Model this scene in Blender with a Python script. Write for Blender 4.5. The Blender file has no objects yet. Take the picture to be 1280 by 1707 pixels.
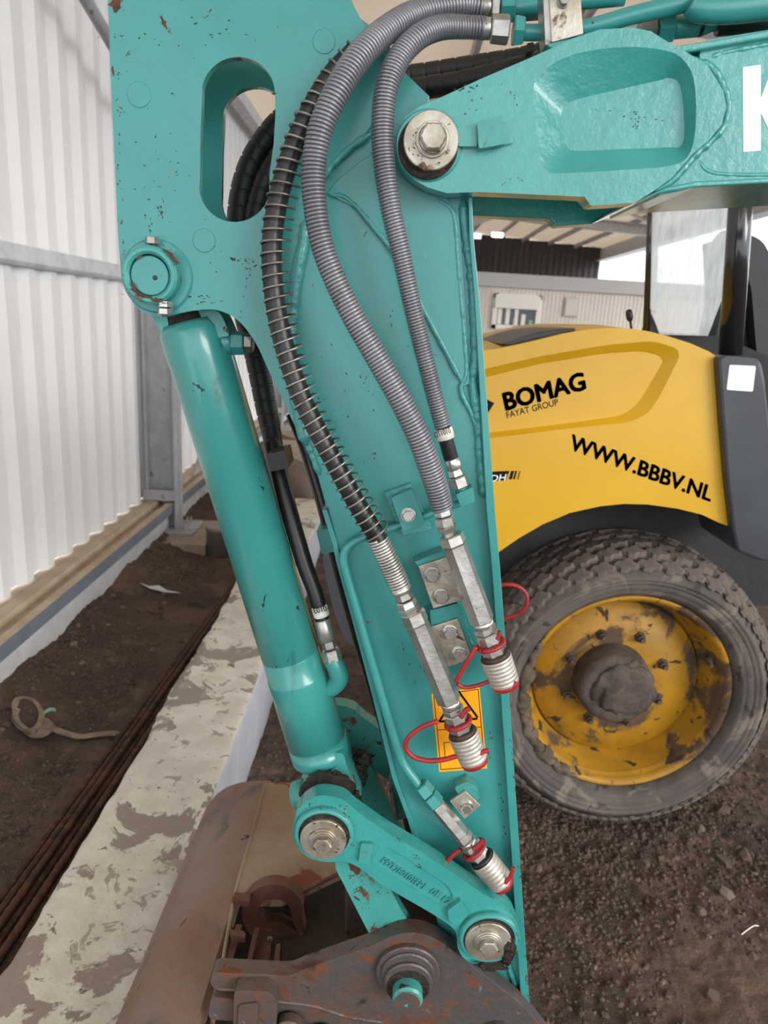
import bpy, bmesh, math, random
import numpy as np
from mathutils import Vector, Matrix
from mathutils.geometry import tessellate_polygon

# ------------------------------------------------------------------ camera
F = 1183.0; H = 1.55
def _n(v):
    v = np.array(v, float); return v/np.linalg.norm(v)
_ez = -_n((380-640, -(5240-853.5), -F))
_ey = np.array((655-640, 853.5-545, -F)); _ey = _n(_ey-_ez*_ey.dot(_ez))
_ex = np.cross(_ey, _ez)
ROT = np.array([_ex, _ey, _ez]); EYE = np.array([0, 0, H])
sc_ = bpy.context.scene
cam = bpy.data.cameras.new('camera'); cam_o = bpy.data.objects.new('camera', cam)
sc_.collection.objects.link(cam_o); sc_.camera = cam_o
cam.sensor_fit = 'VERTICAL'; cam.sensor_height = 36; cam.lens = F/1707*36
cam.clip_start = .05; cam.clip_end = 200
M4 = Matrix.Identity(4)
for i in range(3):
    for j in range(3): M4[i][j] = ROT[i][j]
M4[2][3] = H
cam_o.matrix_world = M4
cam.dof.use_dof = True; cam.dof.focus_distance = .98; cam.dof.aperture_fstop = 7.0

# ------------------------------------------------------------------ sky, exposure
w = bpy.data.worlds.new('overcast_sky'); sc_.world = w; w.use_nodes = True
nt = w.node_tree; bg = nt.nodes['Background']
bg.inputs[0].default_value = (.91, .95, 1.0, 1); bg.inputs[1].default_value = 1.5
sc_.view_settings.view_transform = 'Standard'; sc_.view_settings.look = 'None'
sc_.view_settings.gamma = 1; sc_.view_settings.use_curve_mapping = False
sc_.view_settings.exposure = 0.7
sun = bpy.data.lights.new('sun', 'SUN'); sun.energy = 1.9; sun.angle = math.radians(35); sun.color = (1, .97, .92)
sun_o = bpy.data.objects.new('sun', sun); sc_.collection.objects.link(sun_o)
sun_o.rotation_euler = Vector((-.8, .75, -.42)).to_track_quat('-Z', 'Y').to_euler()

# ------------------------------------------------------------------ helpers: pixels to points on real planes
def at(px, py, Y=None, X=None, Z=None):
    d = ROT @ np.array((px-640, 853.5-py, -F))
    t = Y/d[1] if Y is not None else (X/d[0] if X is not None else (Z-H)/d[2])
    return Vector(EYE+t*d)
def scl(p):
    v = ROT.T @ (np.array(p)-EYE); return F/(-v[2])       # pixels per metre at p
def cat(pts, n=8):
    """Catmull-Rom through tuples of any length"""
    P = [np.array(p, float) for p in pts]
    P = [2*P[0]-P[1]]+P+[2*P[-1]-P[-2]]
    out = []
    for i in range(1, len(P)-2):
        a, b, c, d = P[i-1:i+3]
        for k in range(n):
            t = k/n
            out.append(.5*((2*b)+(-a+c)*t+(2*a-5*b+4*c-d)*t*t+(-a+3*b-3*c+d)*t**3))
    out.append(P[-2]); return out
def rnd_poly(pts, r, seg=4):
    """round the corners of a closed 2-tuple polygon; r one value or per-corner list"""
    out = []; n = len(pts)
    for i in range(n):
        ri = r[i] if isinstance(r, (list, tuple)) else r
        p = np.array(pts[i], float); a = np.array(pts[i-1], float); b = np.array(pts[(i+1) % n], float)
        if ri <= 0: out.append(tuple(p)); continue
        da, db = a-p, b-p; la, lb = np.linalg.norm(da), np.linalg.norm(db)
        k = min(ri, la*.45, lb*.45)
        s, e = p+da/la*k, p+db/lb*k
        for j in range(seg+1):
            t = j/seg; out.append(tuple((1-t)**2*s+2*t*(1-t)*p+t*t*e))
    return out
def arc(cx, cy, r, a0, a1, n=16, ry=None):
    ry = ry or r
    return [(cx+r*math.cos(math.radians(a0+(a1-a0)*i/n)), cy+ry*math.sin(math.radians(a0+(a1-a0)*i/n))) for i in range(n+1)]

def closed(pts, n=4):
    P = [np.array(p, float) for p in pts]; m = len(P); out = []
    for i in range(m):
        a, b, c, d = P[i-1], P[i], P[(i+1) % m], P[(i+2) % m]
        for k in range(n):
            t = k/n; out.append(tuple(.5*((2*b)+(-a+c)*t+(2*a-5*b+4*c-d)*t*t+(-a+3*b-3*c+d)*t**3)))
    return out
class MB:
    def __init__(s): s.v = []; s.f = []; s.m = []; s.sm = []
    def add(s, vs, fs, mi=0, smooth=False):
        o = len(s.v); s.v += [tuple(v) for v in vs]
        for f in fs:
            s.f.append(tuple(i+o for i in f)); s.m.append(mi); s.sm.append(smooth)
        return s
    def box(s, c, size, ax=None, mi=0):
        c = Vector(c); h = [x/2 for x in size]
        A = ax or (Vector((1, 0, 0)), Vector((0, 1, 0)), Vector((0, 0, 1)))
        vs = [c+A[0]*h[0]*i+A[1]*h[1]*j+A[2]*h[2]*k for i in (-1, 1) for j in (-1, 1) for k in (-1, 1)]
        return s.add(vs, [(0, 1, 3, 2), (4, 6, 7, 5), (0, 4, 5, 1), (2, 3, 7, 6), (0, 2, 6, 4), (1, 5, 7, 3)], mi)
    def box2(s, a, b, mi=0):
        return s.box([(a[i]+b[i])/2 for i in range(3)], [abs(b[i]-a[i]) for i in range(3)], None, mi)
    def extr(s, loop3, d, mi=0, mi_side=None, holes=(), caps=(True, True)):
        """extrude a planar loop (and holes) along vector d"""
        d = Vector(d); loops = [[Vector(p) for p in loop3]]+[[Vector(p) for p in h] for h in holes]
        flat = [p for L in loops for p in L]; n = len(flat)
        tr = tessellate_polygon(loops)
        fs0 = []
        nrm = Vector((0, 0, 0))
        for t in tr:
            nrm += (flat[t[1]]-flat[t[0]]).cross(flat[t[2]]-flat[t[0]])
        flip = nrm.dot(d) > 0
        for t in tr: fs0.append(tuple(reversed(t)) if flip else tuple(t))
        vs = flat+[p+d for p in flat]
        fs = []
        if caps[0]: fs += fs0
        if caps[1]: fs += [tuple(i+n for i in reversed(t)) for t in fs0]
        s.add(vs, fs, mi)
        o = len(s.v)-len(vs); k = 0
        for L in loops:
            m = len(L)
            for i in range(m):
                j = (i+1) % m
                s.f.append((o+k+i, o+k+j, o+k+j+n, o+k+i+n)); s.m.append(mi if mi_side is None else mi_side); s.sm.append(False)
            k += m
        return s
    def loft(s, rings, mi=0, smooth=True, close=True, caps=False):
        n = len(rings[0]); o = len(s.v)
        s.v += [tuple(p) for r in rings for p in r]
        for a in range(len(rings)-1):
            for i in range(n if close else n-1):
                j = (i+1) % n
                s.f.append((o+a*n+i, o+a*n+j, o+(a+1)*n+j, o+(a+1)*n+i)); s.m.append(mi); s.sm.append(smooth)
        if caps:
            s.f.append(tuple(o+i for i in reversed(range(n)))); s.m.append(mi); s.sm.append(False)
            s.f.append(tuple(o+(len(rings)-1)*n+i for i in range(n))); s.m.append(mi); s.sm.append(False)
        return s
    def tube(s, path, rad, sides=12, mi=0, smooth=True, caps=True, squash=None):
        P = [Vector(p[:3]) for p in path]; n = len(P)
        R = rad if isinstance(rad, (list, tuple, np.ndarray)) else [rad]*n
        rings = []
        for (c, t, u, v), r in zip(frames(P), R):
            rings.append([c+(u*math.cos(2*math.pi*k/sides)+v*math.sin(2*math.pi*k/sides))*r for k in range(sides)])
        return s.loft(rings, mi, smooth, True, caps)
    def lathe(s, p0, p1, prof, sides=24, mi=0, smooth=True, caps=True, phase=0):
        """prof: (t along p0->p1 in metres, radius)"""
        p0 = Vector(p0); ax = (Vector(p1)-p0).normalized()
        u = ax.orthogonal().normalized()
        ref = Vector((0, -1, 0)); q = ref-ax*ref.dot(ax)
        if q.length > .05: u = q.normalized()
        v = ax.cross(u)
        rings = []
        for t, r in prof:
            rings.append([p0+ax*t+(u*math.cos(phase+2*math.pi*k/sides)+v*math.sin(phase+2*math.pi*k/sides))*r for k in range(sides)])
        return s.loft(rings, mi, smooth, True, caps)
def frames(P):
    n = len(P); out = []
    T = []
    for i in range(n):
        t = P[min(i+1, n-1)]-P[max(i-1, 0)]
        T.append(t.normalized() if t.length > 1e-9 else Vector((0, 0, 1)))
    u = Vector((0, -1, 0)); u = (u-T[0]*u.dot(T[0]))
    if u.length < .1: u = T[0].orthogonal()
    u.normalize()
    for i in range(n):
        u = (u-T[i]*u.dot(T[i])).normalized(); out.append((P[i], T[i], u, T[i].cross(u)))
    return out
def resample(P, step):
    P = [np.array(p) for p in P]; L = [0]
    for a, b in zip(P, P[1:]): L.append(L[-1]+np.linalg.norm((b-a)[:3]))
    n = max(2, int(L[-1]/step)); out = []
    A = np.array(P)
    for s in np.linspace(0, L[-1], n+1):
        out.append(np.array([np.interp(s, L, A[:, k]) for k in range(A.shape[1])]))
    return out, L[-1]
def world_loc(o):
    v = Vector((0, 0, 0))
    while o is not None: v += o.location; o = o.parent
    return v
def link(o): sc_.collection.objects.link(o); return o
def build(name, mb, mats, parent=None, bevel=0, loc=None, autos=False, seg=2, bang=30):
    if not isinstance(mats, (list, tuple)): mats = [mats]
    base = Vector(loc) if loc is not None else (world_loc(parent) if parent else Vector((0, 0, 0)))
    me = bpy.data.meshes.new(name)
    me.from_pydata([tuple(Vector(v)-base) for v in mb.v], [], mb.f)
    me.polygons.foreach_set('material_index', mb.m); me.polygons.foreach_set('use_smooth', mb.sm)
    for m in mats: me.materials.append(m)
    bm = bmesh.new(); bm.from_mesh(me)
    if len(bm.verts) < 60000:
        bmesh.ops.recalc_face_normals(bm, faces=bm.faces); bm.to_mesh(me)
    bm.free(); me.update()
    o = link(bpy.data.objects.new(name, me))
    if parent: o.parent = parent; o.location = base-world_loc(parent)
    else: o.location = base
    if bevel:
        b = o.modifiers.new('bevel', 'BEVEL'); b.width = bevel; b.segments = seg; b.limit_method = 'ANGLE'
        b.angle_limit = math.radians(bang); b.harden_normals = False
    return o
def thing(name, label, catg, loc=(0, 0, 0), group=None):
    o = link(bpy.data.objects.new(name, None)); o.location = loc; o.empty_display_size = .1
    return tag(o, label, catg, group)
def tag(o, label=None, catg=None, group=None, kind=None):
    if label: o['label'] = label
    if catg: o['category'] = catg
    if group: o['group'] = group
    if kind: o['kind'] = kind
    return o
def px_loop(pts, Y): return [at(x, y, Y=Y) for x, y in pts]
def plate(mb, pts, Y, th, holes=(), mi=0, ms=None):
    return mb.extr(px_loop(pts, Y), (0, th, 0), mi, ms, [px_loop(h, Y) for h in holes])
def scaled(pts, k):   # the same outline on a plane further back (towards the vanishing point of Y)
    V = (655.5, 536.); return [(V[0]+(x-V[0])*k, V[1]+(y-V[1])*k) for x, y in pts]
def pocket(mb, outer, rim, floor, Y, depth, th, mi=0):
    """plate whose face has a pocket: rim loop (same count as floor loop) sinks by depth"""
    O, Rm, Fl = px_loop(outer, Y), px_loop(rim, Y), px_loop(floor, Y)
    Fl = [p+Vector((0, depth, 0)) for p in Fl]
    tr = tessellate_polygon([O, Rm]); mb.add(O+Rm, [tuple(t) for t in tr], mi)
    n = len(Rm); mb.add(Rm+Fl, [(i, (i+1) % n, (i+1) % n+n, i+n) for i in range(n)], mi, True)
    mb.add(Fl, [tuple(t) for t in tessellate_polygon([Fl])], mi)
    m = len(O); mb.add(O+[p+Vector((0, th, 0)) for p in O], [(i, (i+1) % m, (i+1) % m+m, i+m) for i in range(m)], mi)
    mb.add([p+Vector((0, th, 0)) for p in O], [tuple(t) for t in tessellate_polygon([O])], mi)
    return mb
def path3(pts, n=8):
    """pts (px, py, Y, width px) -> list of xyz r"""
    Q = []
    for x, y, Y, wd in pts:
        p = at(x, y, Y=Y); Q.append((*p, wd/2/scl(p)))
    return cat(Q, n)
def text_mesh(txt, bold=.0, extrude=0.0, res=3, shear=0):
    c = bpy.data.curves.new('t', 'FONT'); c.body = txt; c.offset = bold; c.extrude = extrude; c.resolution_u = res; c.shear = shear
    o = bpy.data.objects.new('t', c); link(o)
    dg = bpy.context.evaluated_depsgraph_get(); dg.update()
    me = bpy.data.meshes.new_from_object(o.evaluated_get(dg))
    bpy.data.objects.remove(o); bpy.data.curves.remove(c)
    return me
def embolden(me, b):
    co = [v.co.copy() for v in me.vertices]; fs = [tuple(p.vertices) for p in me.polygons]; V = []; Fc = []
    for dx, dy in ((0, 0), (b, 0), (-b, 0), (0, b*.8), (0, -b*.8), (b*.7, b*.6), (-b*.7, b*.6), (b*.7, -b*.6), (-b*.7, -b*.6)):
        o = len(V); V += [(c.x+dx, c.y+dy, c.z) for c in co]; Fc += [tuple(i+o for i in f_) for f_ in fs]
    m2 = bpy.data.meshes.new('t'); m2.from_pydata(V, [], Fc); return m2
def text_on(name, txt, a, b, Y, hpx, mat, parent, bold=0, th=.0006, flat=True, extrude=0, shear=0, up=None):
    """text whose baseline runs from pixel a to pixel b on the plane Y"""
    me = text_mesh(txt, bold if bold < .03 else 0, extrude, shear=shear)
    if bold >= .03: me = embolden(me, bold)
    xs = [v.co.x for v in me.vertices]; x0, x1 = min(xs), max(xs)
    caph = .73
    A, B = at(*a, Y=Y), at(*b, Y=Y); e = B-A; L = e.length; e.normalize()
    upv = Vector((-e.z, 0, e.x))
    hh = hpx/scl((A+B)/2)
    if up is not None: upv = (at(*up, Y=Y)-A).normalized()
    nv = Vector((0, -1, 0)); base = world_loc(parent)
    for v in me.vertices:
        x, y, z = v.co
        v.co = A+e*((x-x0)/(x1-x0)*L)+upv*(y/caph*hh)+nv*(th+z)-base
    me.materials.clear(); me.materials.append(mat)
    o = link(bpy.data.objects.new(name, me)); o.parent = parent
    return o
def noise2(x, y, seed=0):
    xi = np.floor(x).astype(np.int64); yi = np.floor(y).astype(np.int64); xf = x-xi; yf = y-yi
    def h(a, b):
        n = (a*374761393+b*668265263+seed*1442695041) & 0x7fffffff
        n = ((n ^ (n >> 13))*1274126177) & 0x7fffffff
        return ((n ^ (n >> 16)) & 0xffff)/65535.0
    u = xf*xf*(3-2*xf); v = yf*yf*(3-2*yf)
    return (h(xi, yi)*(1-u)+h(xi+1, yi)*u)*(1-v)+(h(xi, yi+1)*(1-u)+h(xi+1, yi+1)*u)*v
def fbm(x, y, o=4, seed=0):
    s = 0; a = 1; t = 0
    for i in range(o): s = s+a*noise2(x*2**i, y*2**i, seed+i); t += a; a *= .5
    return s/t

# ------------------------------------------------------------------ materials
def lin(c):
    return tuple((x/255/12.92 if x/255 <= .04045 else ((x/255+.055)/1.055)**2.4) for x in c)+(1,)
def mat(name, c1, c2=None, nscale=4, rough=.5, metal=0, bump=0, bscale=60, spots=(), coat=0, rough2=None, fac=(.35, .65), spec=.5, stretch=None, detail=5):
    """c1/c2 blended by broad noise; spots: (colour, scale, lo, hi, roughness, seed) layers of wear"""
    m = bpy.data.materials.new(name); m.use_nodes = True; t = m.node_tree; N = t.nodes; L = t.links
    b = N['Principled BSDF']; b.inputs['Metallic'].default_value = metal
    b.inputs['Coat Weight'].default_value = coat; b.inputs['Coat Roughness'].default_value = .12
    b.inputs['Specular IOR Level'].default_value = spec
    tc = N.new('ShaderNodeTexCoord'); src = tc.outputs['Object']
    if stretch:
        mp = N.new('ShaderNodeMapping'); mp.inputs['Scale'].default_value = stretch; L.new(src, mp.inputs[0]); src = mp.outputs[0]
    def noise(sc, det=detail, seed=0, dist=0):
        q = N.new('ShaderNodeTexNoise'); q.inputs['Scale'].default_value = sc; q.inputs['Detail'].default_value = det
        q.inputs['Distortion'].default_value = dist; q.inputs['Roughness'].default_value = .6
        if seed:
            a = N.new('ShaderNodeVectorMath'); a.operation = 'ADD'; a.inputs[1].default_value = (seed*3.7, seed*1.3, seed*7.1)
            L.new(src, a.inputs[0]); L.new(a.outputs[0], q.inputs['Vector'])
        else: L.new(src, q.inputs['Vector'])
        return q.outputs['Fac']
    def ramp(x, lo, hi):
        r = N.new('ShaderNodeMapRange'); r.inputs[1].default_value = lo; r.inputs[2].default_value = hi; r.interpolation_type = 'SMOOTHSTEP'
        L.new(x, r.inputs[0]); return r.outputs[0]
    def mixc(f, a, bb):
        x = N.new('ShaderNodeMix'); x.data_type = 'RGBA'
        L.new(f, x.inputs[0])
        for s, v in ((6, a), (7, bb)):
            if isinstance(v, tuple): x.inputs[s].default_value = v
            else: L.new(v, x.inputs[s])
        return x.outputs[2]
    def mixf(f, a, bb):
        x = N.new('ShaderNodeMix'); L.new(f, x.inputs[0])
        for s, v in ((2, a), (3, bb)):
            if isinstance(v, (int, float)): x.inputs[s].default_value = v
            else: L.new(v, x.inputs[s])
        return x.outputs[0]
    col = lin(c1); ro = rough
    if c2:
        f = ramp(noise(nscale), *fac); col = mixc(f, lin(c1), lin(c2)); ro = mixf(f, rough, rough if rough2 is None else rough2)
    for sp in spots:
        c, s_, lo, hi, r_, sd = sp
        f = ramp(noise(s_, 8, sd, .6), lo, hi); col = mixc(f, col, lin(c)); ro = mixf(f, ro, r_)
    if isinstance(col, tuple): b.inputs['Base Color'].default_value = col
    else: L.new(col, b.inputs['Base Color'])
    if isinstance(ro, (int, float)): b.inputs['Roughness'].default_value = ro
    else: L.new(ro, b.inputs['Roughness'])
    if bump:
        bn = N.new('ShaderNodeBump'); bn.inputs['Strength'].default_value = bump; bn.inputs['Distance'].default_value = .01
        L.new(noise(bscale, 6, 5), bn.inputs['Height']); L.new(bn.outputs[0], b.inputs['Normal'])
    return m
RUST = (92, 48, 30); BLK = (22, 20, 18)
TEAL = (49, 132, 129); TEAL2 = (56, 140, 136)
wear = ((RUST, 26, .685, .71, .8, 1), (BLK, 75, .72, .745, .7, 2), ((100, 165, 160), 40, .71, .8, .5, 4))
m_teal = mat('teal_paint', TEAL, TEAL2, 6, .33, 0, .05, 30, wear, coat=.25, rough2=.42)
m_teal_cast = mat('teal_paint_on_casting', (51, 140, 135), (58, 148, 142), 8, .22, 0, .22, 70, wear[1:], coat=.5, rough2=.28, detail=2)
m_teal_edge = mat('teal_paint_worn_lit_edge', (72, 150, 146), (95, 60, 40), 22, .35, 0, .2, 60, wear, fac=(.56, .64), coat=.4)  # rusty wear over a base lightened to imitate the highlight along plate edges
m_teal_cyl = mat('teal_paint_on_cylinder', (60, 146, 140), (52, 134, 129), 5, .28, 0, .04, 25, ((BLK, 34, .665, .69, .7, 2), ((36, 70, 66), 12, .60, .74, .5, 5), ((150, 160, 150), 90, .74, .78, .6, 3), (RUST, 40, .75, .77, .7, 6)), coat=.35, stretch=(1, 1, .5))
m_teal_dirty = mat('dirty_teal_paint', (54, 138, 132), (68, 150, 143), 9, .4, 0, .15, 60, ((RUST, 22, .58, .66, .85, 1), ((40, 30, 24), 45, .64, .68, .8, 7), (BLK, 70, .72, .75, .7, 2)), coat=.15)
m_weld = mat('teal_weld_bead', (50, 134, 132), (62, 146, 142), 12, .25, 0, .4, 90, wear[1:2], coat=.4)
m_zinc = mat('zinc_plated_steel', (170, 168, 164), (132, 129, 122), 18, .34, .75, .08, 90, (((96, 82, 64), 40, .6, .72, .6, 3), ((70, 50, 36), 90, .68, .72, .7, 5)))
m_zinc_br = mat('bright_zinc_steel', (205, 203, 198), (170, 168, 160), 20, .26, .8, .05, 90, (((110, 95, 75), 50, .66, .74, .6, 3),))
m_sleeve = mat('worn_coupler_sleeve', (200, 194, 184), (168, 158, 146), 26, .42, .55, .08, 90, (((120, 96, 78), 40, .6, .74, .6, 3),))
m_sealr = mat('rusty_seal_ring', (70, 44, 32), (44, 32, 26), 60, .6)
m_washer = mat('worn_pin_washer_steel', (185, 180, 168), (150, 140, 122), 25, .4, .6, .15, 80, (((90, 60, 42), 30, .58, .66, .7, 3), (BLK, 50, .66, .7, .6, 2)))
m_coil = mat('grey_spiral_guard', (146, 146, 151), (120, 120, 126), 8, .34, .5, 0, 50, (((96, 66, 56), 30, .66, .76, .7, 3), ((96, 92, 90), 14, .64, .78, .6, 6)))
m_spring = mat('spring_wire', (170, 166, 158), (120, 112, 100), 14, .35, .7, 0, 50, (((95, 60, 42), 30, .64, .7, .7, 3),))
m_rubber = mat('black_rubber_hose', (20, 19, 19), (32, 28, 27), 20, .38, 0, .05, 60)
m_wrap = mat('black_spiral_wrap', (16, 16, 17), (26, 25, 25), 20, .5, 0, .05, 60)
m_black = mat('black_plastic', (20, 20, 22), None, rough=.45)
m_red = mat('red_rubber_cap', (168, 30, 36), (138, 28, 34), 30, .45, 0, .05, 60, (((90, 50, 44), 60, .66, .72, .7, 3),))
m_grease = mat('black_grease', (26, 20, 17), (50, 38, 30), 60, .35, 0, 1.0, 120)
m_steel_rust = mat('rusty_hitch_steel', (88, 84, 84), (98, 84, 76), 7, .42, .35, .3, 60, (((92, 62, 48), 8, .54, .66, .85, 1), ((112, 66, 46), 30, .57, .63, .85, 9), ((118, 66, 42), 70, .62, .68, .85, 10), ((130, 124, 118), 40, .66, .72, .4, 4), ((50, 38, 32), 20, .62, .7, .8, 8)), fac=(.45, .6))
m_bucket = mat('brown_bucket_steel', (132, 112, 99), (124, 92, 74), 4, .5, .2, .25, 30, (((92, 88, 84), 7, .56, .66, .5, 2), ((140, 104, 80), 16, .64, .72, .7, 3), ((60, 46, 38), 30, .66, .7, .8, 5)))
m_bucket2 = mat('bucket_top_plate_steel', (156, 138, 116), (130, 108, 84), 5, .6, .15, .25, 40, (((118, 66, 40), 14, .57, .63, .8, 2), ((92, 96, 82), 8, .6, .7, .6, 3)))
m_lug = mat('rusty_lifting_lug', (104, 70, 58), (88, 58, 46), 12, .5, .3, .3, 60, (((140, 126, 118), 30, .64, .7, .4, 2),))
m_dirt_in = mat('dark_dirt_in_bucket', (48, 38, 31), (62, 50, 38), 12, .85, 0, .6, 60)
m_yellow = mat('yellow_hood_paint', (222, 173, 34), (214, 165, 30), 3, .32, 0, .02, 8, (((120, 90, 40), 50, .76, .8, .8, 3),), coat=.12)
m_rim = mat('muddy_yellow_rim', (182, 132, 26), (160, 118, 30), 9, .5, 0, .15, 50, (((88, 70, 52), 4.5, .50, .57, .9, 12), ((62, 48, 36), 22, .6, .65, .9, 3)))
m_mud = mat('dried_mud', (112, 98, 84), (84, 72, 60), 14, .9, 0, .9, 50)
m_hub = mat('muddy_hub', (96, 84, 76), (66, 56, 50), 14, .8, 0, .5, 50)
m_tyre = mat('dirty_tyre_rubber', (98, 90, 85), (76, 70, 67), 6, .75, 0, .25, 60, (((120, 110, 100), 9, .53, .62, .9, 2), ((52, 48, 47), 14, .58, .66, .7, 3)))
m_tread = mat('muddy_tread_rubber', (128, 114, 104), (98, 88, 82), 12, .85, 0, .4, 60)
m_dark = mat('dark_grey_machine_paint', (62, 66, 72), (52, 55, 60), 4, .4, 0, .03, 20)
m_well = mat('black_wheel_arch', (34, 34, 38), (46, 44, 44), 10, .7, 0, .2, 50)
m_postm = mat('black_gloss_post', (30, 30, 34), None, rough=.18, coat=.6)
m_seat = mat('black_seat_vinyl', (28, 28, 34), (38, 38, 44), 8, .5)
m_ink = mat('black_lettering', (12, 12, 13), None, rough=.6, spec=.2)
m_white = mat('white_decal', (240, 240, 240), None, rough=.4)
m_tagp = mat('white_hose_tag', (226, 224, 214), (200, 196, 184), 60, .55)
m_orange = mat('orange_warning_decal', (248, 168, 22), (240, 158, 20), 14, .42)
m_clad = mat('white_cladding', (236, 236, 236), (230, 230, 230), 2, .45, 0, .02, 10)
m_galv = mat('galvanised_steel', (212, 214, 218), (192, 195, 200), 12, .42, .0, .05, 40)
m_galv_b = mat('grey_blue_fascia_steel', (128, 136, 146), (116, 124, 134), 8, .45, .2, .03, 30)
m_galv_d = mat('dull_grey_column_steel', (176, 177, 180), (158, 159, 162), 6, .6, .0, .1, 40, (((105, 100, 96), 20, .64, .7, .8, 2),))
m_tan = mat('dusty_tan_rail', (184, 168, 146), (166, 148, 124), 6, .75, 0, .1, 30)
m_plinth = mat('white_concrete_plinth', (214, 214, 216), (200, 200, 203), 7, .85, 0, .3, 40, (((170, 168, 166), 24, .64, .72, .9, 2),))
m_block = mat('pale_concrete_block', (216, 210, 198), (202, 195, 182), 14, .85, 0, .35, 35, (((148, 137, 125), 5.0, .55, .57, .95, 2), ((166, 156, 143), 18, .60, .63, .95, 7), ((122, 110, 98), 26, .64, .68, .95, 4), ((70, 62, 55), 80, .73, .76, .9, 3)))
m_block_side = mat('smooth_concrete_side', (190, 192, 200), (176, 178, 186), 5, .6, 0, .1, 30)
m_foot = mat('concrete_footing', (168, 152, 132), (150, 136, 118), 10, .85, 0, .3, 40)
m_soil = mat('brown_gravelly_soil', (98, 79, 68), (68, 54, 46), 2.4, .95, 0, 1.0, 45, (((106, 87, 73), 5, .54, .66, .95, 2), ((52, 42, 36), 9, .58, .68, .95, 3), ((126, 112, 98), 110, .62, .68, .9, 4)), detail=8)
m_stone = mat('grey_brown_stone', (100, 83, 71), (72, 58, 49), 30, .85, 0, .3, 60)
m_stone2 = mat('pale_stone', (128, 112, 98), (98, 84, 73), 30, .85, 0, .3, 60)
m_rebar = mat('rusty_reinforcing_steel', (92, 62, 46), (60, 44, 36), 20, .75, .2, .2, 60, (((112, 72, 48), 30, .56, .64, .8, 2),))
m_roof = mat('beige_roof_sheet', (236, 226, 212), (230, 218, 203), 1.5, .6)
_b = m_roof.node_tree.nodes['Principled BSDF']; _o = m_roof.node_tree.nodes['Material Output']
_tl = m_roof.node_tree.nodes.new('ShaderNodeBsdfTranslucent'); _tl.inputs[0].default_value = lin((240, 230, 216)); _mx = m_roof.node_tree.nodes.new('ShaderNodeMixShader'); _mx.inputs[0].default_value = .4  # translucency added so daylight passes through and brightens the ceiling and hall
m_roof.node_tree.links.new(_b.outputs[0], _mx.inputs[1]); m_roof.node_tree.links.new(_tl.outputs[0], _mx.inputs[2]); m_roof.node_tree.links.new(_mx.outputs[0], _o.inputs[0])
m_darkclad = mat('dark_wall_cladding', (66, 60, 62), (58, 53, 55), 2, .6)
m_cabin = mat('beige_cabin_wall', (222, 214, 206), (214, 206, 198), 2, .55)
m_cabtrim = mat('grey_cabin_trim', (186, 186, 188), None, rough=.5)
m_upvc = mat('white_window_frame', (238, 234, 228), None, rough=.4)
m_paneg = mat('dim_window_pane', (48, 54, 56), (64, 70, 72), 3, .08, 0)
m_pvc = mat('grey_pvc_pipe', (128, 122, 118), None, rough=.55)
m_strap = mat('dirty_webbing', (150, 134, 116), (120, 104, 88), 20, .85, 0, .3, 90)
m_straptag = mat('pale_teal_tag', (130, 180, 165), None, rough=.6)
m_wood = mat('orange_brown_wood', (176, 120, 76), (150, 100, 62), 10, .7)
m_browntub = mat('dirty_brown_steel', (104, 88, 76), (84, 70, 60), 5, .8)
m_lamp = bpy.data.materials.new('lit_lamp'); m_lamp.use_nodes = True
_b = m_lamp.node_tree.nodes['Principled BSDF']; _b.inputs['Emission Color'].default_value = (1, 1, .9, 1); _b.inputs['Emission Strength'].default_value = 6
m_glass = bpy.data.materials.new('dirty_cab_glass'); m_glass.use_nodes = True
_t = m_glass.node_tree; _N = _t.nodes; _b = _N['Principled BSDF']
_b.inputs['Base Color'].default_value = (.72, .77, .8, 1); _b.inputs['Roughness'].default_value = .25
_tr = _N.new('ShaderNodeBsdfTransparent'); _mx = _N.new('ShaderNodeMixShader'); _no = _N.new('ShaderNodeTexNoise'); _tc = _N.new('ShaderNodeTexCoord')
_mp = _N.new('ShaderNodeMapping'); _mp.inputs['Scale'].default_value = (14, 14, 2.5); _no.inputs['Scale'].default_value = 4; _no.inputs['Detail'].default_value = 6
_t.links.new(_tc.outputs['Object'], _mp.inputs[0]); _t.links.new(_mp.outputs[0], _no.inputs['Vector'])
_mr = _N.new('ShaderNodeMapRange'); _mr.inputs[1].default_value = .3; _mr.inputs[2].default_value = .75; _mr.inputs[3].default_value = .35; _mr.inputs[4].default_value = .7
_t.links.new(_no.outputs['Fac'], _mr.inputs[0]); _t.links.new(_mr.outputs[0], _mx.inputs[0])
_t.links.new(_tr.outputs[0], _mx.inputs[1]); _t.links.new(_b.outputs[0], _mx.inputs[2]); _t.links.new(_mx.outputs[0], _N['Material Output'].inputs[0])

# ------------------------------------------------------------------ ground
rng = random.Random(7)
def gz(x, y):
    x = np.asarray(x, float); y = np.asarray(y, float)
    z = .035*(fbm(x*1.3+5, y*1.3, 3, 3)-.5)+.022*(fbm(x*7, y*7, 4, 9)-.5)
    z = z+.014*(fbm(x*38, y*38, 2, 21)-.5)+.006*(noise2(x*80, y*80, 22)-.5)
    near = np.clip((-1.02-x)/.42, 0, 1)                       # soil thrown up against the plinth
    z = z+.10*near**1.5*(x > -1.6)*(.6+.8*fbm(x*5, y*5, 3, 33))*(y < 12)
    return z
def grid(xs, ys):
    X, Y = np.meshgrid(xs, ys); Z = gz(X, Y); nx = len(xs)
    v = np.stack([X, Y, Z], -1).reshape(-1, 3)
    i = np.arange((len(ys)-1)*(nx-1)); r, c = i//(nx-1), i % (nx-1); a = r*nx+c
    return v, np.stack([a, a+1, a+nx+1, a+nx], -1)
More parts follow.
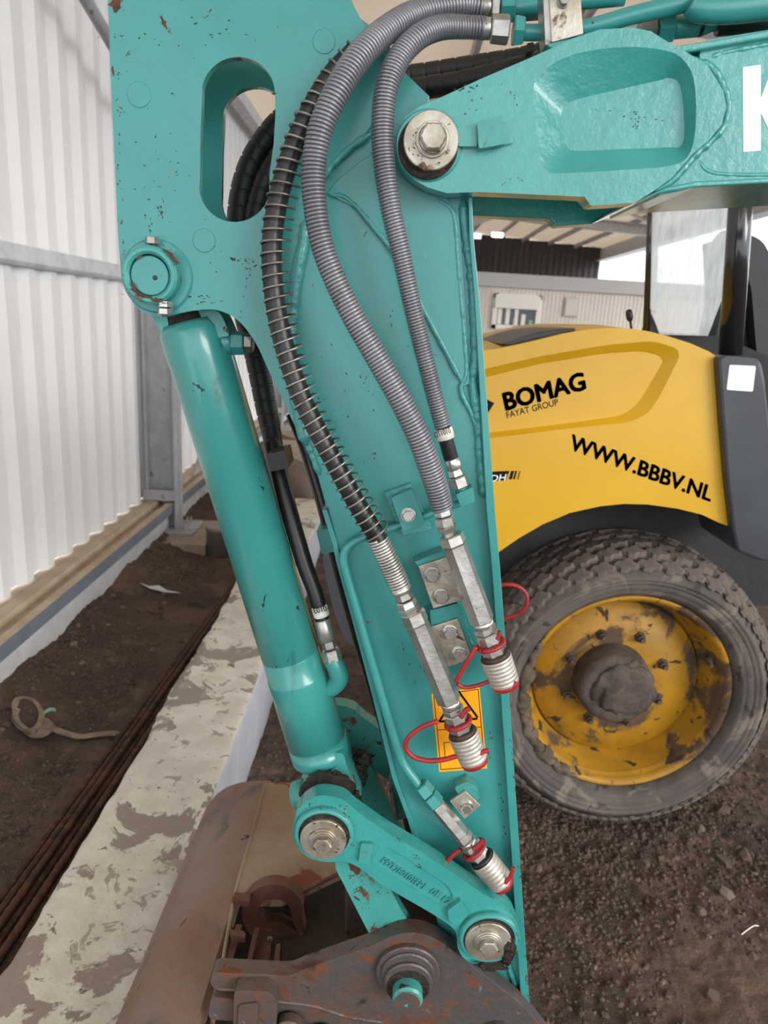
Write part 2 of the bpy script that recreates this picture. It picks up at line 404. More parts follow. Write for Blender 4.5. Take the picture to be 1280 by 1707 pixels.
xs = np.concatenate([np.arange(-1.5, 2.3, .012), np.arange(2.3, 5, .06), np.arange(5, 30, .6)])
ys = np.concatenate([np.arange(-6, .9, .3), np.arange(.9, 3.4, .012), np.arange(3.4, 6, .03), np.arange(6, 12, .15), np.arange(12, 34, .8)])
v, f = grid(xs, ys)
me = bpy.data.meshes.new('floor'); me.from_pydata(v.tolist(), [], f.tolist()); me.polygons.foreach_set('use_smooth', [True]*len(f)); me.materials.append(m_soil)
floor = link(bpy.data.objects.new('floor', me)); tag(floor, kind='structure')
def rock_mesh(seed, mt):
    bm = bmesh.new(); bmesh.ops.create_icosphere(bm, subdivisions=1, radius=1); r = random.Random(seed)
    ph = [r.uniform(0, 6) for _ in range(6)]
    for q in bm.verts:
        d = q.co.copy(); k = 1+.22*math.sin(3*d.x+ph[0])+.2*math.sin(4*d.y+ph[1])+.15*math.sin(5*d.z+ph[2])+r.uniform(-.12, .12)
        q.co = Vector((d.x*1.15, d.y*.9, d.z*.7))*k
    m_ = bpy.data.meshes.new('stone'); bm.to_mesh(m_); bm.free(); m_.materials.append(mt)
    return m_
rocks = [rock_mesh(k, m_stone if k % 3 else m_stone2) for k in range(9)]
def free_spot(x, y):
    if -.72 < x < -.38: return False
    if -1.0 < x < -.72: return False
    if -.45 < x < .3 and y < 1.6: return False
    return True
cnt = 0
while cnt < 270:
    if rng.random() < .62:
        x = rng.uniform(.3, 1.9); y = rng.uniform(1.15, 3.4)
    elif rng.random() < .75:
        x = rng.uniform(-1.42, -1.02); y = rng.uniform(1.6, 4.6)
    else:
        x = rng.uniform(-.38, .4); y = rng.uniform(1.6, 3.2)
    if not free_spot(x, y): continue
    s = rng.choice([.008, .009, .01, .011, .012, .014, .017]) * (1.5 if rng.random() < .08 else 1)
    o = link(bpy.data.objects.new('stone', rocks[cnt % 9])); o.parent = floor
    o.location = (x, y, float(gz(x, y))+s*.15); o.scale = (s, s, s); o.rotation_euler = (rng.uniform(-.4, .4), rng.uniform(-.4, .4), rng.uniform(0, 6))
    cnt += 1
# five larger stones read singly in the photograph
for (px, py, s) in ((1072, 1432, 20), (1208, 1432, 26), (1240, 1422, 24), (1170, 1512, 20), (1212, 1485, 22), (1115, 1650, 18), (1205, 1345, 24), (270, 1360-15, 0)):
    if not s: continue
    p = at(px, py, Z=.01); k = s/2/scl(p)*1.1
    o = link(bpy.data.objects.new('stone', rocks[px % 9])); o.parent = floor; o.location = (p.x, p.y, float(gz(p.x, p.y))+k*.3); o.scale = (k, k, k); o.rotation_euler = (.3, .2, px)
def pebble_batch(name, n, boxes, smin, smax, mt, seed):
    r = np.random.RandomState(seed)
    bm = bmesh.new(); bmesh.ops.create_icosphere(bm, subdivisions=1, radius=1)
    bv = np.array([q.co[:] for q in bm.verts]); bf = np.array([[q.index for q in f_.verts] for f_ in bm.faces]); bm.free()
    V = []; Fc = []; k = 0
    for (x0, x1, y0, y1, share) in boxes:
        for _ in range(int(n*share)):
            x, y = r.uniform(x0, x1), r.uniform(y0, y1)
            if fbm(np.array([x*2.2]), np.array([y*2.2]), 3, 77)[0] < r.uniform(.3, .62): continue
            if not free_spot(x, y): continue
            s = smin+(smax-smin)*r.rand()**2.5
            d = bv*(1+.35*(r.rand(len(bv), 1)-.5))*np.array([s*r.uniform(.9, 1.4), s*r.uniform(.8, 1.1), s*.75])
            a = r.uniform(0, 6.28); c_, s_ = math.cos(a), math.sin(a)
            d = np.stack([d[:, 0]*c_-d[:, 1]*s_, d[:, 0]*s_+d[:, 1]*c_, d[:, 2]], -1)
            V.append(d+np.array([x, y, float(gz(x, y))+s*.1])); Fc.append(bf+k); k += len(bv)
    V = np.concatenate(V); Fc = np.concatenate(Fc)
    me = bpy.data.meshes.new(name); me.from_pydata(V.tolist(), [], Fc.tolist()); me.materials.append(mt)
    o = link(bpy.data.objects.new(name, me)); o.parent = floor; return tag(o, kind='stuff')
bxs = ((.25, 1.3, 1.1, 2.2, .4), (1.3, 2.2, 1.2, 3.6, .2), (.2, 1.3, 2.2, 3.2, .12), (-1.44, -1.0, 1.2, 5, .36), (-.38, .5, 1.5, 3.4, .14))
pebble_batch('gravel', 30000, bxs, .0022, .0095, m_stone, 3)
pebble_batch('pale_gravel', 3200, bxs, .0016, .0065, m_stone2, 4)

# ------------------------------------------------------------------ left wall, rails, roof
wl = thing('wall_left', None, None, (-1.6, 14, 0)); tag(wl, kind='structure')
def clad_profile(y0, n, pitch=.207, xf=-1.60, xb=-1.632):
    p = []
    for k in range(n):
        a = y0+k*pitch
        p += [(xb, a), (xb, a+.05), (xf, a+.092), (xf, a+.15), (xb, a+.19)]
    p.append((xb, y0+n*pitch)); return p
def wall_z(x): return 3.43
sheet = None
for k in range(34):
    y0 = -1.2+k*1.035
    if sheet is None:
        mb = MB(); pr_ = clad_profile(0, 5)
        mb.loft([[(x, y, .30) for x, y in pr_], [(x, y, 3.45) for x, y in pr_]], 0, False, False)
        mb.loft([[(x-.004, y, .30) for x, y in pr_], [(x-.004, y, 3.45) for x, y in pr_]], 0, False, False)
        mb.box2((-1.598+.0, .0955, .30), (-1.5975, .0975, 3.45))
        sheet = build('cladding_sheet', mb, m_clad, wl, loc=(0, 0, 0)); sheet.location = Vector((0, y0, 0))-wl.location
        seam_me = sheet.data
    else:
        o = link(bpy.data.objects.new('cladding_sheet', sheet.data)); o.parent = wl; o.location = Vector((0, y0, 0))-wl.location
mb = MB(); mb.box2((-1.75, -1.2, -.1), (-1.445, 33, .232)); pl = build('baseboard_left', mb, m_plinth, None, .004); tag(pl, kind='structure')
# bottom rail: fascia, tan lip, groove, rising strip
mb = MB(); pr_ = [(-1.405, .222), (-1.405, .288), (-1.445, .290), (-1.452, .262), (-1.50, .262), (-1.51, .300), (-1.56, .304), (-1.565, .29), (-1.64, .29), (-1.64, .222)]
mb.loft([[(x, -1.2, z) for x, z in pr_], [(x, 33, z) for x, z in pr_]], 0, False, True, False)
for i, mi in enumerate(mb.f): mb.m[i] = 1
mb.m[0] = 0
rail = build('trim_1', mb, [m_galv_b, m_tan], None); tag(rail, kind='structure')
mb = MB(); mb.extr([(-1.55, -1.2, 1.768), (-1.55, -1.2, 1.70), (-1.565, -1.2, 1.685), (-1.6, -1.2, 1.685), (-1.6, -1.2, 1.768)], (0, 34, 0))
pu = build('trim_2', mb, m_galv, None, .004); tag(pu, kind='structure')
mb = MB(); mb.box2((-1.56, -1.2, 3.33), (-1.46, 33, 3.47)); mb.box2((-1.50, -1.2, 3.28), (-1.40, 33, 3.33))
pu = build('trim_3', mb, m_galv, None, .004); tag(pu, kind='structure')

def h_column(x0, x1, y, z1, name='steel_column'):
    mb = MB()
    mb.box2((x0, y-.005, .09), (x1, y+.005, z1)); mb.box2((x1-.014, y-.08, .09), (x1, y+.08, z1)); mb.box2((x0, y-.08, .09), (x0+.014, y+.08, z1))
    return mb
for i, (y, lab) in enumerate(((4.68, 'grey steel column on a concrete footing against the left wall'), (9.4, 'distant steel column further along the left wall behind the arm'), (14.5, 'far steel column of the left wall towards the end of the hall'))):
    col_ = thing('steel_column', lab, 'column', (-1.48, y, .0))
    build('column_shaft', h_column(-1.585, -1.385, y, 3.4), m_galv_d, col_, .002)
    mb = MB(); mb.box2((-1.60, y-.10, .305), (-1.395, y-.005, .335)); mb.box2((-1.60, y-.10, .335), (-1.385, y-.09, .375)); build('stiffener_plate', mb, m_galv_d, col_, .002)
    mb = MB(); mb.box2((-1.62, y-.17, .088), (-1.26, y+.15, .108)); build('base_plate', mb, m_galv_d, col_, .002)
    ft = MB(); ft.box2((-1.445, y-.32, -.05), (-1.13, y+.24, .088)); build('footing', ft, m_foot, col_, .006)
    for dx in (-1.355, -1.33):
        for dy in (-.08, .08):
            mb = MB(); mb.lathe((dx, y+dy, .1), (dx, y+dy, 1), [(0, .012), (.02, .012), (.021, .007), (.05, .007)], 8, smooth=False); build('anchor_bolt', mb, m_galv_d, col_)
# cross bracing rods in the bay behind the column
for a, b in (((-1.34, 4.86, .42), (-1.34, 9.25, 3.2)), ((-1.52, 4.86, 3.2), (-1.52, 9.25, .42)), ((-1.5, 2.2, 3.3), (-1.36, 4.25, 2.55))):
    mb = MB(); mb.tube([a, b], .012 if a[1] > 4 else .03, 8); o = build('brace_rod', mb, m_galv_d, None, loc=a)
    tag(o, ('thin grey rod rising away from the column foot across the wall bay' if a[2] < 1 else 'thin grey rod falling away from the top of the column across the wall bay') if a[1] > 4 else 'stout grey brace at the top of the wall near the excavator arm', 'brace', 'bracing rods of the wall bay' if a[1] > 4 else None)

# roof
def roof_z(x): return 3.47+(x+1.65)*.42 if x < 3.1 else 5.465-(x-3.1)*.055
roof = thing('ceiling', None, None, (4, 14, 5)); tag(roof, kind='structure')
for (xa, xb) in ((-1.68, 3.1), (3.1, 9.1)):
    for k in range(10):
        y0 = -5.2+k*3.85; mb = MB(); za, zb = roof_z(xa), roof_z(xb-1e-6 if xb == 3.1 else xb)
        mb.add([(xa, y0, za), (xb, y0, zb), (xb, y0+3.82, zb), (xa, y0+3.82, za), (xa, y0, za+.06), (xb, y0, zb+.06), (xb, y0+3.82, zb+.06), (xa, y0+3.82, za+.06)],
               [(3, 2, 1, 0), (4, 5, 6, 7), (0, 1, 5, 4), (1, 2, 6, 5), (2, 3, 7, 6), (3, 0, 4, 7)])
        build('roof_sheet', mb, m_roof, roof)
px_ = [-.5, .7, 1.9, 3.1, 4.25, 5.4, 6.55, 7.7]
for x in px_:
    z = roof_z(x)-.004; mb = MB(); mb.box2((x-.03, -5, z-.16), (x+.03, 33, z)); o = build('roof_purlin', mb, m_galv_d, roof)
mb = MB(); zz = roof_z(9.1); mb.box2((8.85, -5, zz-.5), (8.95, 33, zz-.02)); mb.box2((8.7, -5, zz-.56), (9.12, 33, zz-.5)); mb.box2((8.98, -5, zz-.5), (9.12, 33, zz+.08))
o = build('trim_4', mb, m_galv, None); tag(o, kind='structure')
for i, y in enumerate((9.4, 14.5, 19.6, 24.7)):
    mb = MB()
    for (xa, xb) in ((-1.4, 3.1), (3.1, 8.9)):
        za, zb = roof_z(xa)-.17, roof_z(xb-1e-6)-.17
        mb.extr([(xa, y-.09, za), (xb, y-.09, zb), (xb, y-.09, zb-.04), (xa, y-.09, za-.04)], (0, .18, 0))
        mb.extr([(xa, y-.02, za), (xb, y-.02, zb), (xb, y-.02, zb-.3), (xa, y-.02, za-.3)], (0, .04, 0))
        mb.extr([(xa, y-.09, za-.3), (xb, y-.09, zb-.3), (xb, y-.09, zb-.34), (xa, y-.09, za-.34)], (0, .18, 0))
    o = build('roof_beam', mb, m_galv, None, loc=(3, y, 4.9)); tag(o, 'pale grey steel roof beam spanning the hall', 'beam', 'steel roof beams')
for i, (a, b) in enumerate((((4.3, 19.7, 5.1), (8.8, 24.6, 4.85)), ((8.8, 19.7, 4.85), (4.3, 24.6, 5.1)))):
    mb = MB(); mb.tube([a, b], .05, 8); o = build('roof_brace', mb, m_galv, None, loc=a)
    tag(o, ('roof brace running from near left to far right under the far roof' if i == 0 else 'roof brace running from near right to far left under the far roof'), 'brace', 'crossed roof braces')
# end wall of dark trapezoidal sheets
wb = thing('wall_back', None, None, (4, 33, 0)); tag(wb, kind='structure')
sm = None
for k in range(10):
    x0 = -1.7+k*1.06
    if sm is None:
        mb = MB(); q = []
        for j in range(4):
            a = j*.265; q += [(a, 0), (a+.09, 0), (a+.12, -.05), (a+.21, -.05), (a+.24, 0)]
        q.append((1.06, 0))
        mb.loft([[(x, y, 0) for x, y in q], [(x, y, 5.0) for x, y in q]], 0, False, False); sm = build('dark_cladding_sheet', mb, m_darkclad, wb, loc=(0, 0, 0)); sm.location = Vector((x0, 33, 0))-wb.location; sm.scale.z = (roof_z(x0+.5)+.0)/5.0
    else:
        o = link(bpy.data.objects.new('dark_cladding_sheet', sm.data)); o.parent = wb; o.location = Vector((x0, 33, 0))-wb.location; o.scale.z = (roof_z(x0+.5 if x0 > 3.1 else x0)-.01)/5.0
lp = at(828, 391, Y=24); hl = thing('hall_lamp', 'small lit lamp under the far roof beams', 'lamp', (lp.x, 24, lp.z))
mb = MB(); mb.box(lp, (.42, .3, .08)); build('lamp_housing', mb, m_galv, hl)
mb = MB(); mb.box((lp.x-.09, 23.84, lp.z-.03), (.16, .03, .13)); mb.box((lp.x+.09, 23.84, lp.z-.03), (.16, .03, .13)); build('lamp_lens', mb, m_lamp, hl)

# ------------------------------------------------------------------ site cabin
YC = 14.
cb = thing('site_cabin', 'beige portable site cabin with a shuttered white window beyond the yellow roller', 'cabin', (4.2, YC, 0))
cx0, cx1, czt = .4, 8.6, 2.28
mb = MB(); mb.box2((cx0, YC+.03, 0), (cx1, YC+2.4, czt)); build('cabin_body', mb, m_cabin, cb)
npan = 7; pw = (cx1-cx0)/npan; pm = None
for k in range(npan):
    if pm is None:
        mb = MB(); q = []; nr = 16
        for j in range(nr):
            a = j*pw/nr; q += [(a, 0), (a+pw/nr*.42, 0), (a+pw/nr*.5, .006), (a+pw/nr*.92, .006)]
        q.append((pw, 0)); mb.loft([[(x, y, .12) for x, y in q], [(x, y, czt) for x, y in q]], 0, False, False)
        pm = build('wall_panel', mb, m_cabin, cb, loc=(0, 0, 0)); pm.location = Vector((cx0, YC, 0))-cb.location
    else:
        o = link(bpy.data.objects.new('wall_panel', pm.data)); o.parent = cb; o.location = Vector((cx0+k*pw, YC, 0))-cb.location
mb = MB(); mb.box2((cx0-.05, YC-.06, czt), (cx1+.05, YC+2.45, czt+.25)); build('roof_trim', mb, m_cabtrim, cb, .01)
mb = MB(); mb.box2((cx0-.05, YC-.04, 0), (cx1+.05, YC+.1, .14)); build('base_trim', mb, m_cabtrim, cb)
wa, wb_ = at(823, 490, Y=YC), at(897, 552, Y=YC); x0, x1, z1, z0 = wa.x, wb_.x, wa.z+.02, wb_.z
wn = MB()
for a, b in (((x0, z0), (x1, z0+.08)), ((x0, z1-.09), (x1, z1)), ((x0, z0), (x0+.09, z1)), ((x1-.09, z0), (x1, z1)), (((x0+x1)/2-.035, z0), ((x0+x1)/2+.035, z1-.2))):
    wn.box2((a[0], YC-.05, a[1]), (b[0], YC+.05, b[1]))
fr = build('window_frame', wn, m_upvc, cb, .006)
mb = MB(); mb.box2((x0+.03, YC-.09, z1-.27), (x1-.03, YC-.02, z1-.02)); build('roller_shutter_box', mb, m_upvc, fr, .01)
mid = (x0+x1)/2
for a, b in ((x0+.08, mid-.03), (mid+.03, x1-.08)):
    mb = MB(); mb.box2((a, YC-.015, z0+.07), (b, YC-.005, z1-.26)); build('pane', mb, m_paneg, fr)
r2 = random.Random(5)
for k in range(5):
    xa = x0+.11+k*.15; hgt = (.30, .34, .12, .2, .1)[k]
    mb = MB(); mb.box2((xa, YC-.02, z0+.09), (xa+.075, YC-.016, z0+.09+hgt)); build('pane_reflection', mb, m_upvc if k < 4 else m_straptag, fr)  # flat pale strips on the panes, painted reflections
na, nb = at(942, 495, Y=YC), at(962, 529, Y=YC)
mb = MB(); mb.box2((na.x, YC-.04, nb.z), (nb.x, YC-.005, na.z)); fb = build('notice_frame', mb, m_cabtrim, cb, .01)
mb = MB(); mb.box2((na.x+.03, YC-.045, nb.z+.03), (nb.x-.03, YC-.04, na.z-.03)); build('notice_sheet', mb, m_cabin, fb)

# ------------------------------------------------------------------ concrete block, rebars, bits on the left
bl = MB(); r3 = np.random.RandomState(3)
ysb = np.concatenate([np.arange(.35, 3.2, .02), np.arange(3.2, 5.01, .06)]); rings = []
for y in ysb:
    jl = .022*(fbm(np.array([y*4.]), np.array([.3]), 4, 50)[0]-.5)*2; jr = .006*(fbm(np.array([y*6.]), np.array([.9]), 4, 51)[0]-.5)
    jl2 = .008*(noise2(np.array([y*30.]), np.array([.3]), 52)[0]-.5)
    xl = -.70+jl+jl2; xr = -.412+jr
    row = [(xl+.01, y, -.05), (xl, y, .24), (xl+.006, y, .262)]
    for k in range(1, 14):
        x = xl+(xr-xl)*k/14; row.append((x, y, .27+.003*(fbm(np.array([x*14]), np.array([y*14]), 3, 60)[0]-.5)))
    row += [(xr-.006, y, .267), (xr, y, .258), (xr+.002, y, .12), (xr+.004, y, -.05)]
    rings.append(row)
bl.loft(rings, 0, True, True, True)
nrow = len(rings[0])
for i in range(len(ysb)-1):
    for k in (nrow-4, nrow-3, nrow-2): bl.m[i*nrow+k] = 1
o = build('concrete_block', bl, [m_block, m_block_side], None, loc=(-.55, 2.6, 0)); tag(o, 'long pale concrete kerb beam with grey mortar stains running beside the bucket', 'concrete beam')
rb = [(-.808, .04, .0118), (-.836, .03, .0112), (-.862, .038, .0100), (-.888, .028, .0112), (-.915, .034, .0105), (-.941, .026, .0112), (-.822, .066, .0100), (-.875, .062, .0100)]
for i, (x, z, r) in enumerate(rb):
    mb = MB(); P = []; R = []
    ya = .5 if i % 2 else .62; yb = 4.3+.25*(i % 3); n = 260
    xsft = (i-3.5)*.006
    for k in range(n+1):
        y = ya+(yb-ya)*k/n; P.append((x+.036*(y-1.55)+(x+.8)*-.05*(y-1.55)+.0012*math.sin(y*2+i), y, z+.0015*math.sin(y*1.7+i*2)+float(gz(x, y))*.2)); R.append(r*(1.10 if k % 2 else .93))
    mb.tube(P, R, 8, 0, False); o = build('reinforcing_bar', mb, m_rebar, None, loc=(x, 2.4, 0))
    where = ['nearest the concrete beam', 'second from the concrete beam', 'third from the beam, in the middle of the bundle', 'fourth from the beam', 'fifth from the beam, thin', 'outermost on the soil side of the bundle', 'lying on top of the bundle near the beam', 'lying on top of the bundle on the soil side'][i]
    tag(o, 'rusty ribbed reinforcing bar '+where, 'rebar', 'rusty bars lying beside the concrete beam')
p = at(362, 930, Z=.0)
mb = MB(); mb.lathe((p.x, p.y+.08, -.02), (p.x, p.y+.08, 1), [(0, .088), (.19, .088), (.193, .094), (.215, .094), (.219, .088)], 28)
o = build('plastic_pipe', mb, m_pvc, None, loc=(p.x, p.y+.08, 0)); tag(o, 'capped grey plastic pipe stub standing in the soil beside the column footing', 'pipe')
# pale torn scrap on the soil
c = at(262, 978, Z=.06); mb = MB(); P = [(c.x-.10, c.y+.02), (c.x-.03, c.y-.025), (c.x+.05, c.y-.02), (c.x+.12, c.y+.03), (c.x+.05, c.y+.015), (c.x, c.y+.03), (c.x-.05, c.y+.015)]
mb.extr([(x, y, float(gz(x, y))+.014+.006*math.sin(x*60)) for x, y in P], (0, 0, .003)); o = build('torn_scrap', mb, m_plinth, None, loc=(c.x, c.y, .04)); tag(o, 'pale torn scrap of sheet lying on the soil near the column footing', 'scrap')
# webbing strap: coil, knot and tail
st = thing('webbing_strap', 'dirty beige webbing strap knotted in a coil on the soil by the rebars', 'strap', tuple(at(65, 1200, Z=.05)))
def ribbon(mb, pts, wd, up=Vector((0, 0, 1))):
    P = [Vector(p) for p in cat(pts, 6)]; A = []
    for i, p in enumerate(P):
        t = (P[min(i+1, len(P)-1)]-P[max(i-1, 0)]).normalized(); s_ = t.cross(up)
        s_ = s_.normalized() if s_.length > .01 else Vector((1, 0, 0))
        u = s_*wd/2; n_ = Vector((0, 0, .0015)); A.append([p-u-n_, p+u-n_, p+u+n_, p-u+n_])
    mb.loft(A, 0, False, True, True)
def gp(px, py, dz=.02, z=.06):
    p = at(px, py, Z=z); return (p.x, p.y, float(gz(p.x, p.y))+dz)
mb = MB(); ribbon(mb, [gp(30, 1190, .03), gp(24, 1200, .02), gp(38, 1216, .02), gp(60, 1212, .03), gp(70, 1195, .05), gp(58, 1182, .06), gp(38, 1180, .05), gp(26, 1186, .035), gp(30, 1205, .03), gp(55, 1222, .03)], .022, Vector((.3, .2, .6)))
build('coil', mb, m_strap, st)
mb = MB(); ribbon(mb, [gp(60, 1215, .03), gp(78, 1205, .03), (gp(95, 1206, .02)), gp(130, 1206, .012), gp(160, 1203, .014), gp(185, 1204, .02), gp(196, 1208, .03)], .03); build('tail', mb, m_strap, st)
mb = MB(); ribbon(mb, [gp(48, 1214, .02), gp(60, 1224, .035), gp(74, 1218, .04), gp(80, 1204, .03), gp(70, 1196, .03)], .04, Vector((.2, .1, 1))); build('knot', mb, m_strap, st)
mb = MB(); ribbon(mb, [gp(73, 1191, .05), gp(84, 1189, .055), gp(93, 1187, .05)], .02); build('strap_tag', mb, m_straptag, st)
mb = MB(); mb.tube(cat([gp(1235, 1562, .006, .0), gp(1243, 1554, .012, 0), (gp(1255, 1548, .014, 0)), gp(1264, 1543, .01, 0)], 5), .0016, 6); o = build('straw', mb, m_upvc, None, loc=gp(1250, 1552, 0, 0)); tag(o, 'thin white straw lying alone on the soil at the right edge', 'straw')
# things standing beyond the end of the concrete beam
def blob(mb, c, r, sq=(1, 1, 1), n=14, mi=0):
    rings = []
    for i in range(1, n):
        a = math.pi*i/n; rings.append([(c[0]+sq[0]*r*math.sin(a)*math.cos(b), c[1]+sq[1]*r*math.sin(a)*math.sin(b), c[2]+sq[2]*r*math.cos(a)) for b in np.linspace(0, 2*math.pi, 18, endpoint=False)])
    mb.loft(rings, mi, True, True, True)
c = at(478, 762, Y=5.4); c.z = .225
mb = MB(); mb.lathe((c.x, 5.2, c.z), (c.x, 5.7, c.z), [(0, .02), (0, .16), (.02, .205), (.06, .215), (.42, .215), (.44, .2)], 32)
o = build('round_tub', mb, m_browntub, None, loc=(c.x, 5.4, 0)); tag(o, 'dirty brown round steel tub beyond the concrete beam behind the black hoses', 'tub')
c = at(482, 738, Y=6.6); mb = MB(); mb.box((c.x, 6.6, (c.z+.0)/2-.02), (.34, .3, c.z+.05)); o = build('pale_stone_block', mb, m_foot, None, .01, loc=(c.x, 6.6, 0)); tag(o, 'pale block standing behind the brown tub beyond the arm', 'block')
c = at(466, 842, Y=5.0); c2 = at(458, 780, Y=5.0); mb = MB(); mb.box((c.x-.0, 5.0, (c.z+c2.z)/2), (.05, .04, abs(c.z-c2.z)+.04)); mb.box((c.x, 5.06, .2), (.07, .05, .5)); o = build('wooden_stake', mb, m_wood, None, .004, loc=(c.x, 5, c.z)); tag(o, 'orange-brown wooden stake glimpsed between cylinder and black hose', 'stake')
# ------------------------------------------------------------------ next chunk
# ================================================================== excavator
ex = thing('excavator', 'turquoise tracked excavator arm with boom, bucket cylinder, hoses and brown bucket in the foreground', 'excavator', (0.05, .96, .0))
YP, YA = .893, .904          # slot plate face, arm side face
def stack(parent, A, B, segs, YAB=None):
    """turned and hexagonal pieces strung along an axis from pixel A to B; segs: (name, t0, t1, w0, w1, kind, mat) in axis pixels / px widths"""
    a = at(A[0], A[1], Y=A[2]); b = at(B[0], B[1], Y=B[2]); L = math.hypot(B[0]-A[0], B[1]-A[1]); k = (b-a).length/L
    ax = (b-a).normalized(); S = scl((a+b)/2); out = []
    for nm, t0, t1, w0, w1, kind, mt in segs:
        p0 = a+ax*t0*k; l = (t1-t0)*k; mb = MB()
        if kind == 'hex' or kind == 'hexp':
            r0 = w0/2/S*1.06; r1 = w1/2/S*1.06; c = min(.12*l, .0015)
            prof = [(0, r0*.9), (c, r0), (l-c, r1), (l, r1*.9)]
            mb.lathe(p0, b, prof, 6, smooth=False, phase=.3 if kind == 'hex' else .0)
        elif kind == 'rib':
            r0 = w0/2/S; r1 = w1/2/S; n = 7; prof = [(0, r0*.8), (.0005, r0*.97)]
            for i in range(n):
                q = l*(i+.06)/n; q2 = l*(i+.86)/n; q3 = l*(i+.93)/n; rr = r0+(r1-r0)*i/n
                prof += [(q, rr*.985), (q+.0005, rr), (q2-.0005, rr), (q2, rr*.985), (q3, rr*.972)]
            prof += [(l, r1*.95), (l+.0005, r1*.7)]
            mb.lathe(p0, b, prof, 36, smooth=True)
        elif kind == 'thread':
            r0 = w0/2/S; prof = []
            n = max(3, int(l/.0016))
            for i in range(n): prof += [(l*i/n, r0*.93), (l*(i+.5)/n, r0)]
            mb.lathe(p0, b, prof, 16, smooth=False)
        else:
            r0 = w0/2/S; r1 = w1/2/S; c = min(.1*l, .001)
            mb.lathe(p0, b, [(0, r0*.93), (c, r0), (l-c, r1), (l, r1*.93)], 28, smooth=True)
        out.append(build(nm, mb, mt, parent, 0))
    return out
def bolt(parent, x, y, Y, wpx, mt=m_zinc_br, h=None, washer=True, name='bolt', wm=None, wr=None, tilt=0):
    """hex-headed bolt standing on the plane Y, facing the camera side (-Y)"""
    p = at(x, y, Y=Y); r = wpx/2/scl(p); h = h or r*.75; mb = MB(); q = p-Vector((0, 1, 0))
    if washer: mb.lathe(p, q, [(-.001, r*1.25), (r*.16, r*1.25), (r*.2, r*1.2)], 28, mi=0, smooth=False)
    mb.lathe(p+Vector((0, -r*.18, 0)), q, [(0, r*1.06), (r*.16, r*1.08), (r*.2, r*.98), (r*.2, r*1.03)], 24, mi=0, smooth=False)
    mb.lathe(p+Vector((0, -r*.3, 0)), q, [(0, r), (h*.85, r), (h, r*.86)], 6, mi=0, smooth=False, phase=.3+tilt)
    mb.lathe(p+Vector((0, -r*.3, 0)), q, [(h*.97, r*.8), (h*1.03, r*.78)], 20, mi=0, smooth=False)
    return build(name, mb, mt, parent, 0)
def disc(parent, name, x, y, Y, rpx, h, mt, hole=0, n=48, bev=.001, ry=None):
    p = at(x, y, Y=Y); r = rpx/scl(p); q = p-Vector((0, 1, 0)); mb = MB()
    if hole:
        ri = hole/scl(p); mb.lathe(p, q, [(0, ri), (0, r), (h-bev, r), (h, r-bev), (h, ri+bev), (h-bev, ri), (0, ri)], n, smooth=False, caps=False)
    else: mb.lathe(p, q, [(-.0005, r), (h-bev, r), (h, r-bev)], n, smooth=False)
    return build(name, mb, mt, parent)
def bead(parent, pts, Y, wpx, mt=m_weld, name='weld_bead', n=6, wob=.25):
    P = path3([(x, y, Y, wpx) for x, y in pts], n); Q, L = resample(P, .0022); r_ = random.Random(len(pts)+int(pts[0][0]))
    nq = len(Q); sm_ = [r_.random() for _ in range(nq+2)]; sm_ = [(sm_[i]+sm_[i+1]+sm_[i+2])/3 for i in range(nq)]
    mb = MB(); mb.tube([q[:3] for q in Q], [q[3]*(1+wob*1.6*(sm_[i]-.5))*min(1, .35+i/7, .35+(nq-1-i)/7) for i, q in enumerate(Q)], 10); return build(name, mb, mt, parent)

# ---- arm: near and far side plates, cover plates, slotted gusset plates
ARM = [(617, 215), (660, 205), (720, 235), (787, 320), (789, 400), (797, 500), (805, 600), (814, 720), (823, 850), (832, 950), (842, 1100), (852, 1250), (862, 1400), (871, 1560), (880, 1686),
       (800, 1640), (752, 1592), (732, 1549), (700, 1422), (682, 1363), (658, 1298), (625, 1162), (590, 1030), (564, 925), (558, 890), (545, 845), (530, 795), (512, 748), (490, 700), (470, 560), (490, 460), (500, 380), (545, 270)]
mb = MB(); plate(mb, ARM, YA, .010, ms=1); arm = build('arm', mb, [m_teal, m_teal_edge], ex, .0012)
FARK = (YA)/(1.0)
mb = MB(); plate(mb, scaled(ARM, FARK), 1.0, .010, ms=1); build('far_side_plate', mb, [m_teal, m_teal_edge], arm, .0012)
# cover plate on the right: stands proud of the side plate
CR = [(787, 328), (790, 400), (800, 500), (807, 600), (816, 720), (825, 850), (834, 950), (845, 1100), (855, 1250), (865, 1400), (875, 1560), (884, 1690)]
a = [(x-(6+8*min(1, max(0, (y-330)/500))), y) for x, y in CR]
mb = MB(); plate(mb, CR+list(reversed(a)), .889, .14, ms=1); build('cover_plate', mb, [m_teal, m_teal_edge], arm, .001)
# left cover plate, set between the side plates
a = [(545, 850), (562, 905), (568, 935), (594, 1030), (629, 1162), (662, 1298), (686, 1363), (704, 1422)]
mb = MB(); plate(mb, a+[(x-8, y+1) for x, y in reversed(a)], .899, .12, ms=1); build('cover_plate', mb, [m_teal, m_teal_edge], arm, .001)
a = [(470, 560), (490, 700), (512, 748), (530, 795), (545, 850)]
mb = MB(); plate(mb, [(x+6, y) for x, y in a]+list(reversed(a)), .914, .09); build('cover_plate', mb, m_teal, arm, .001)
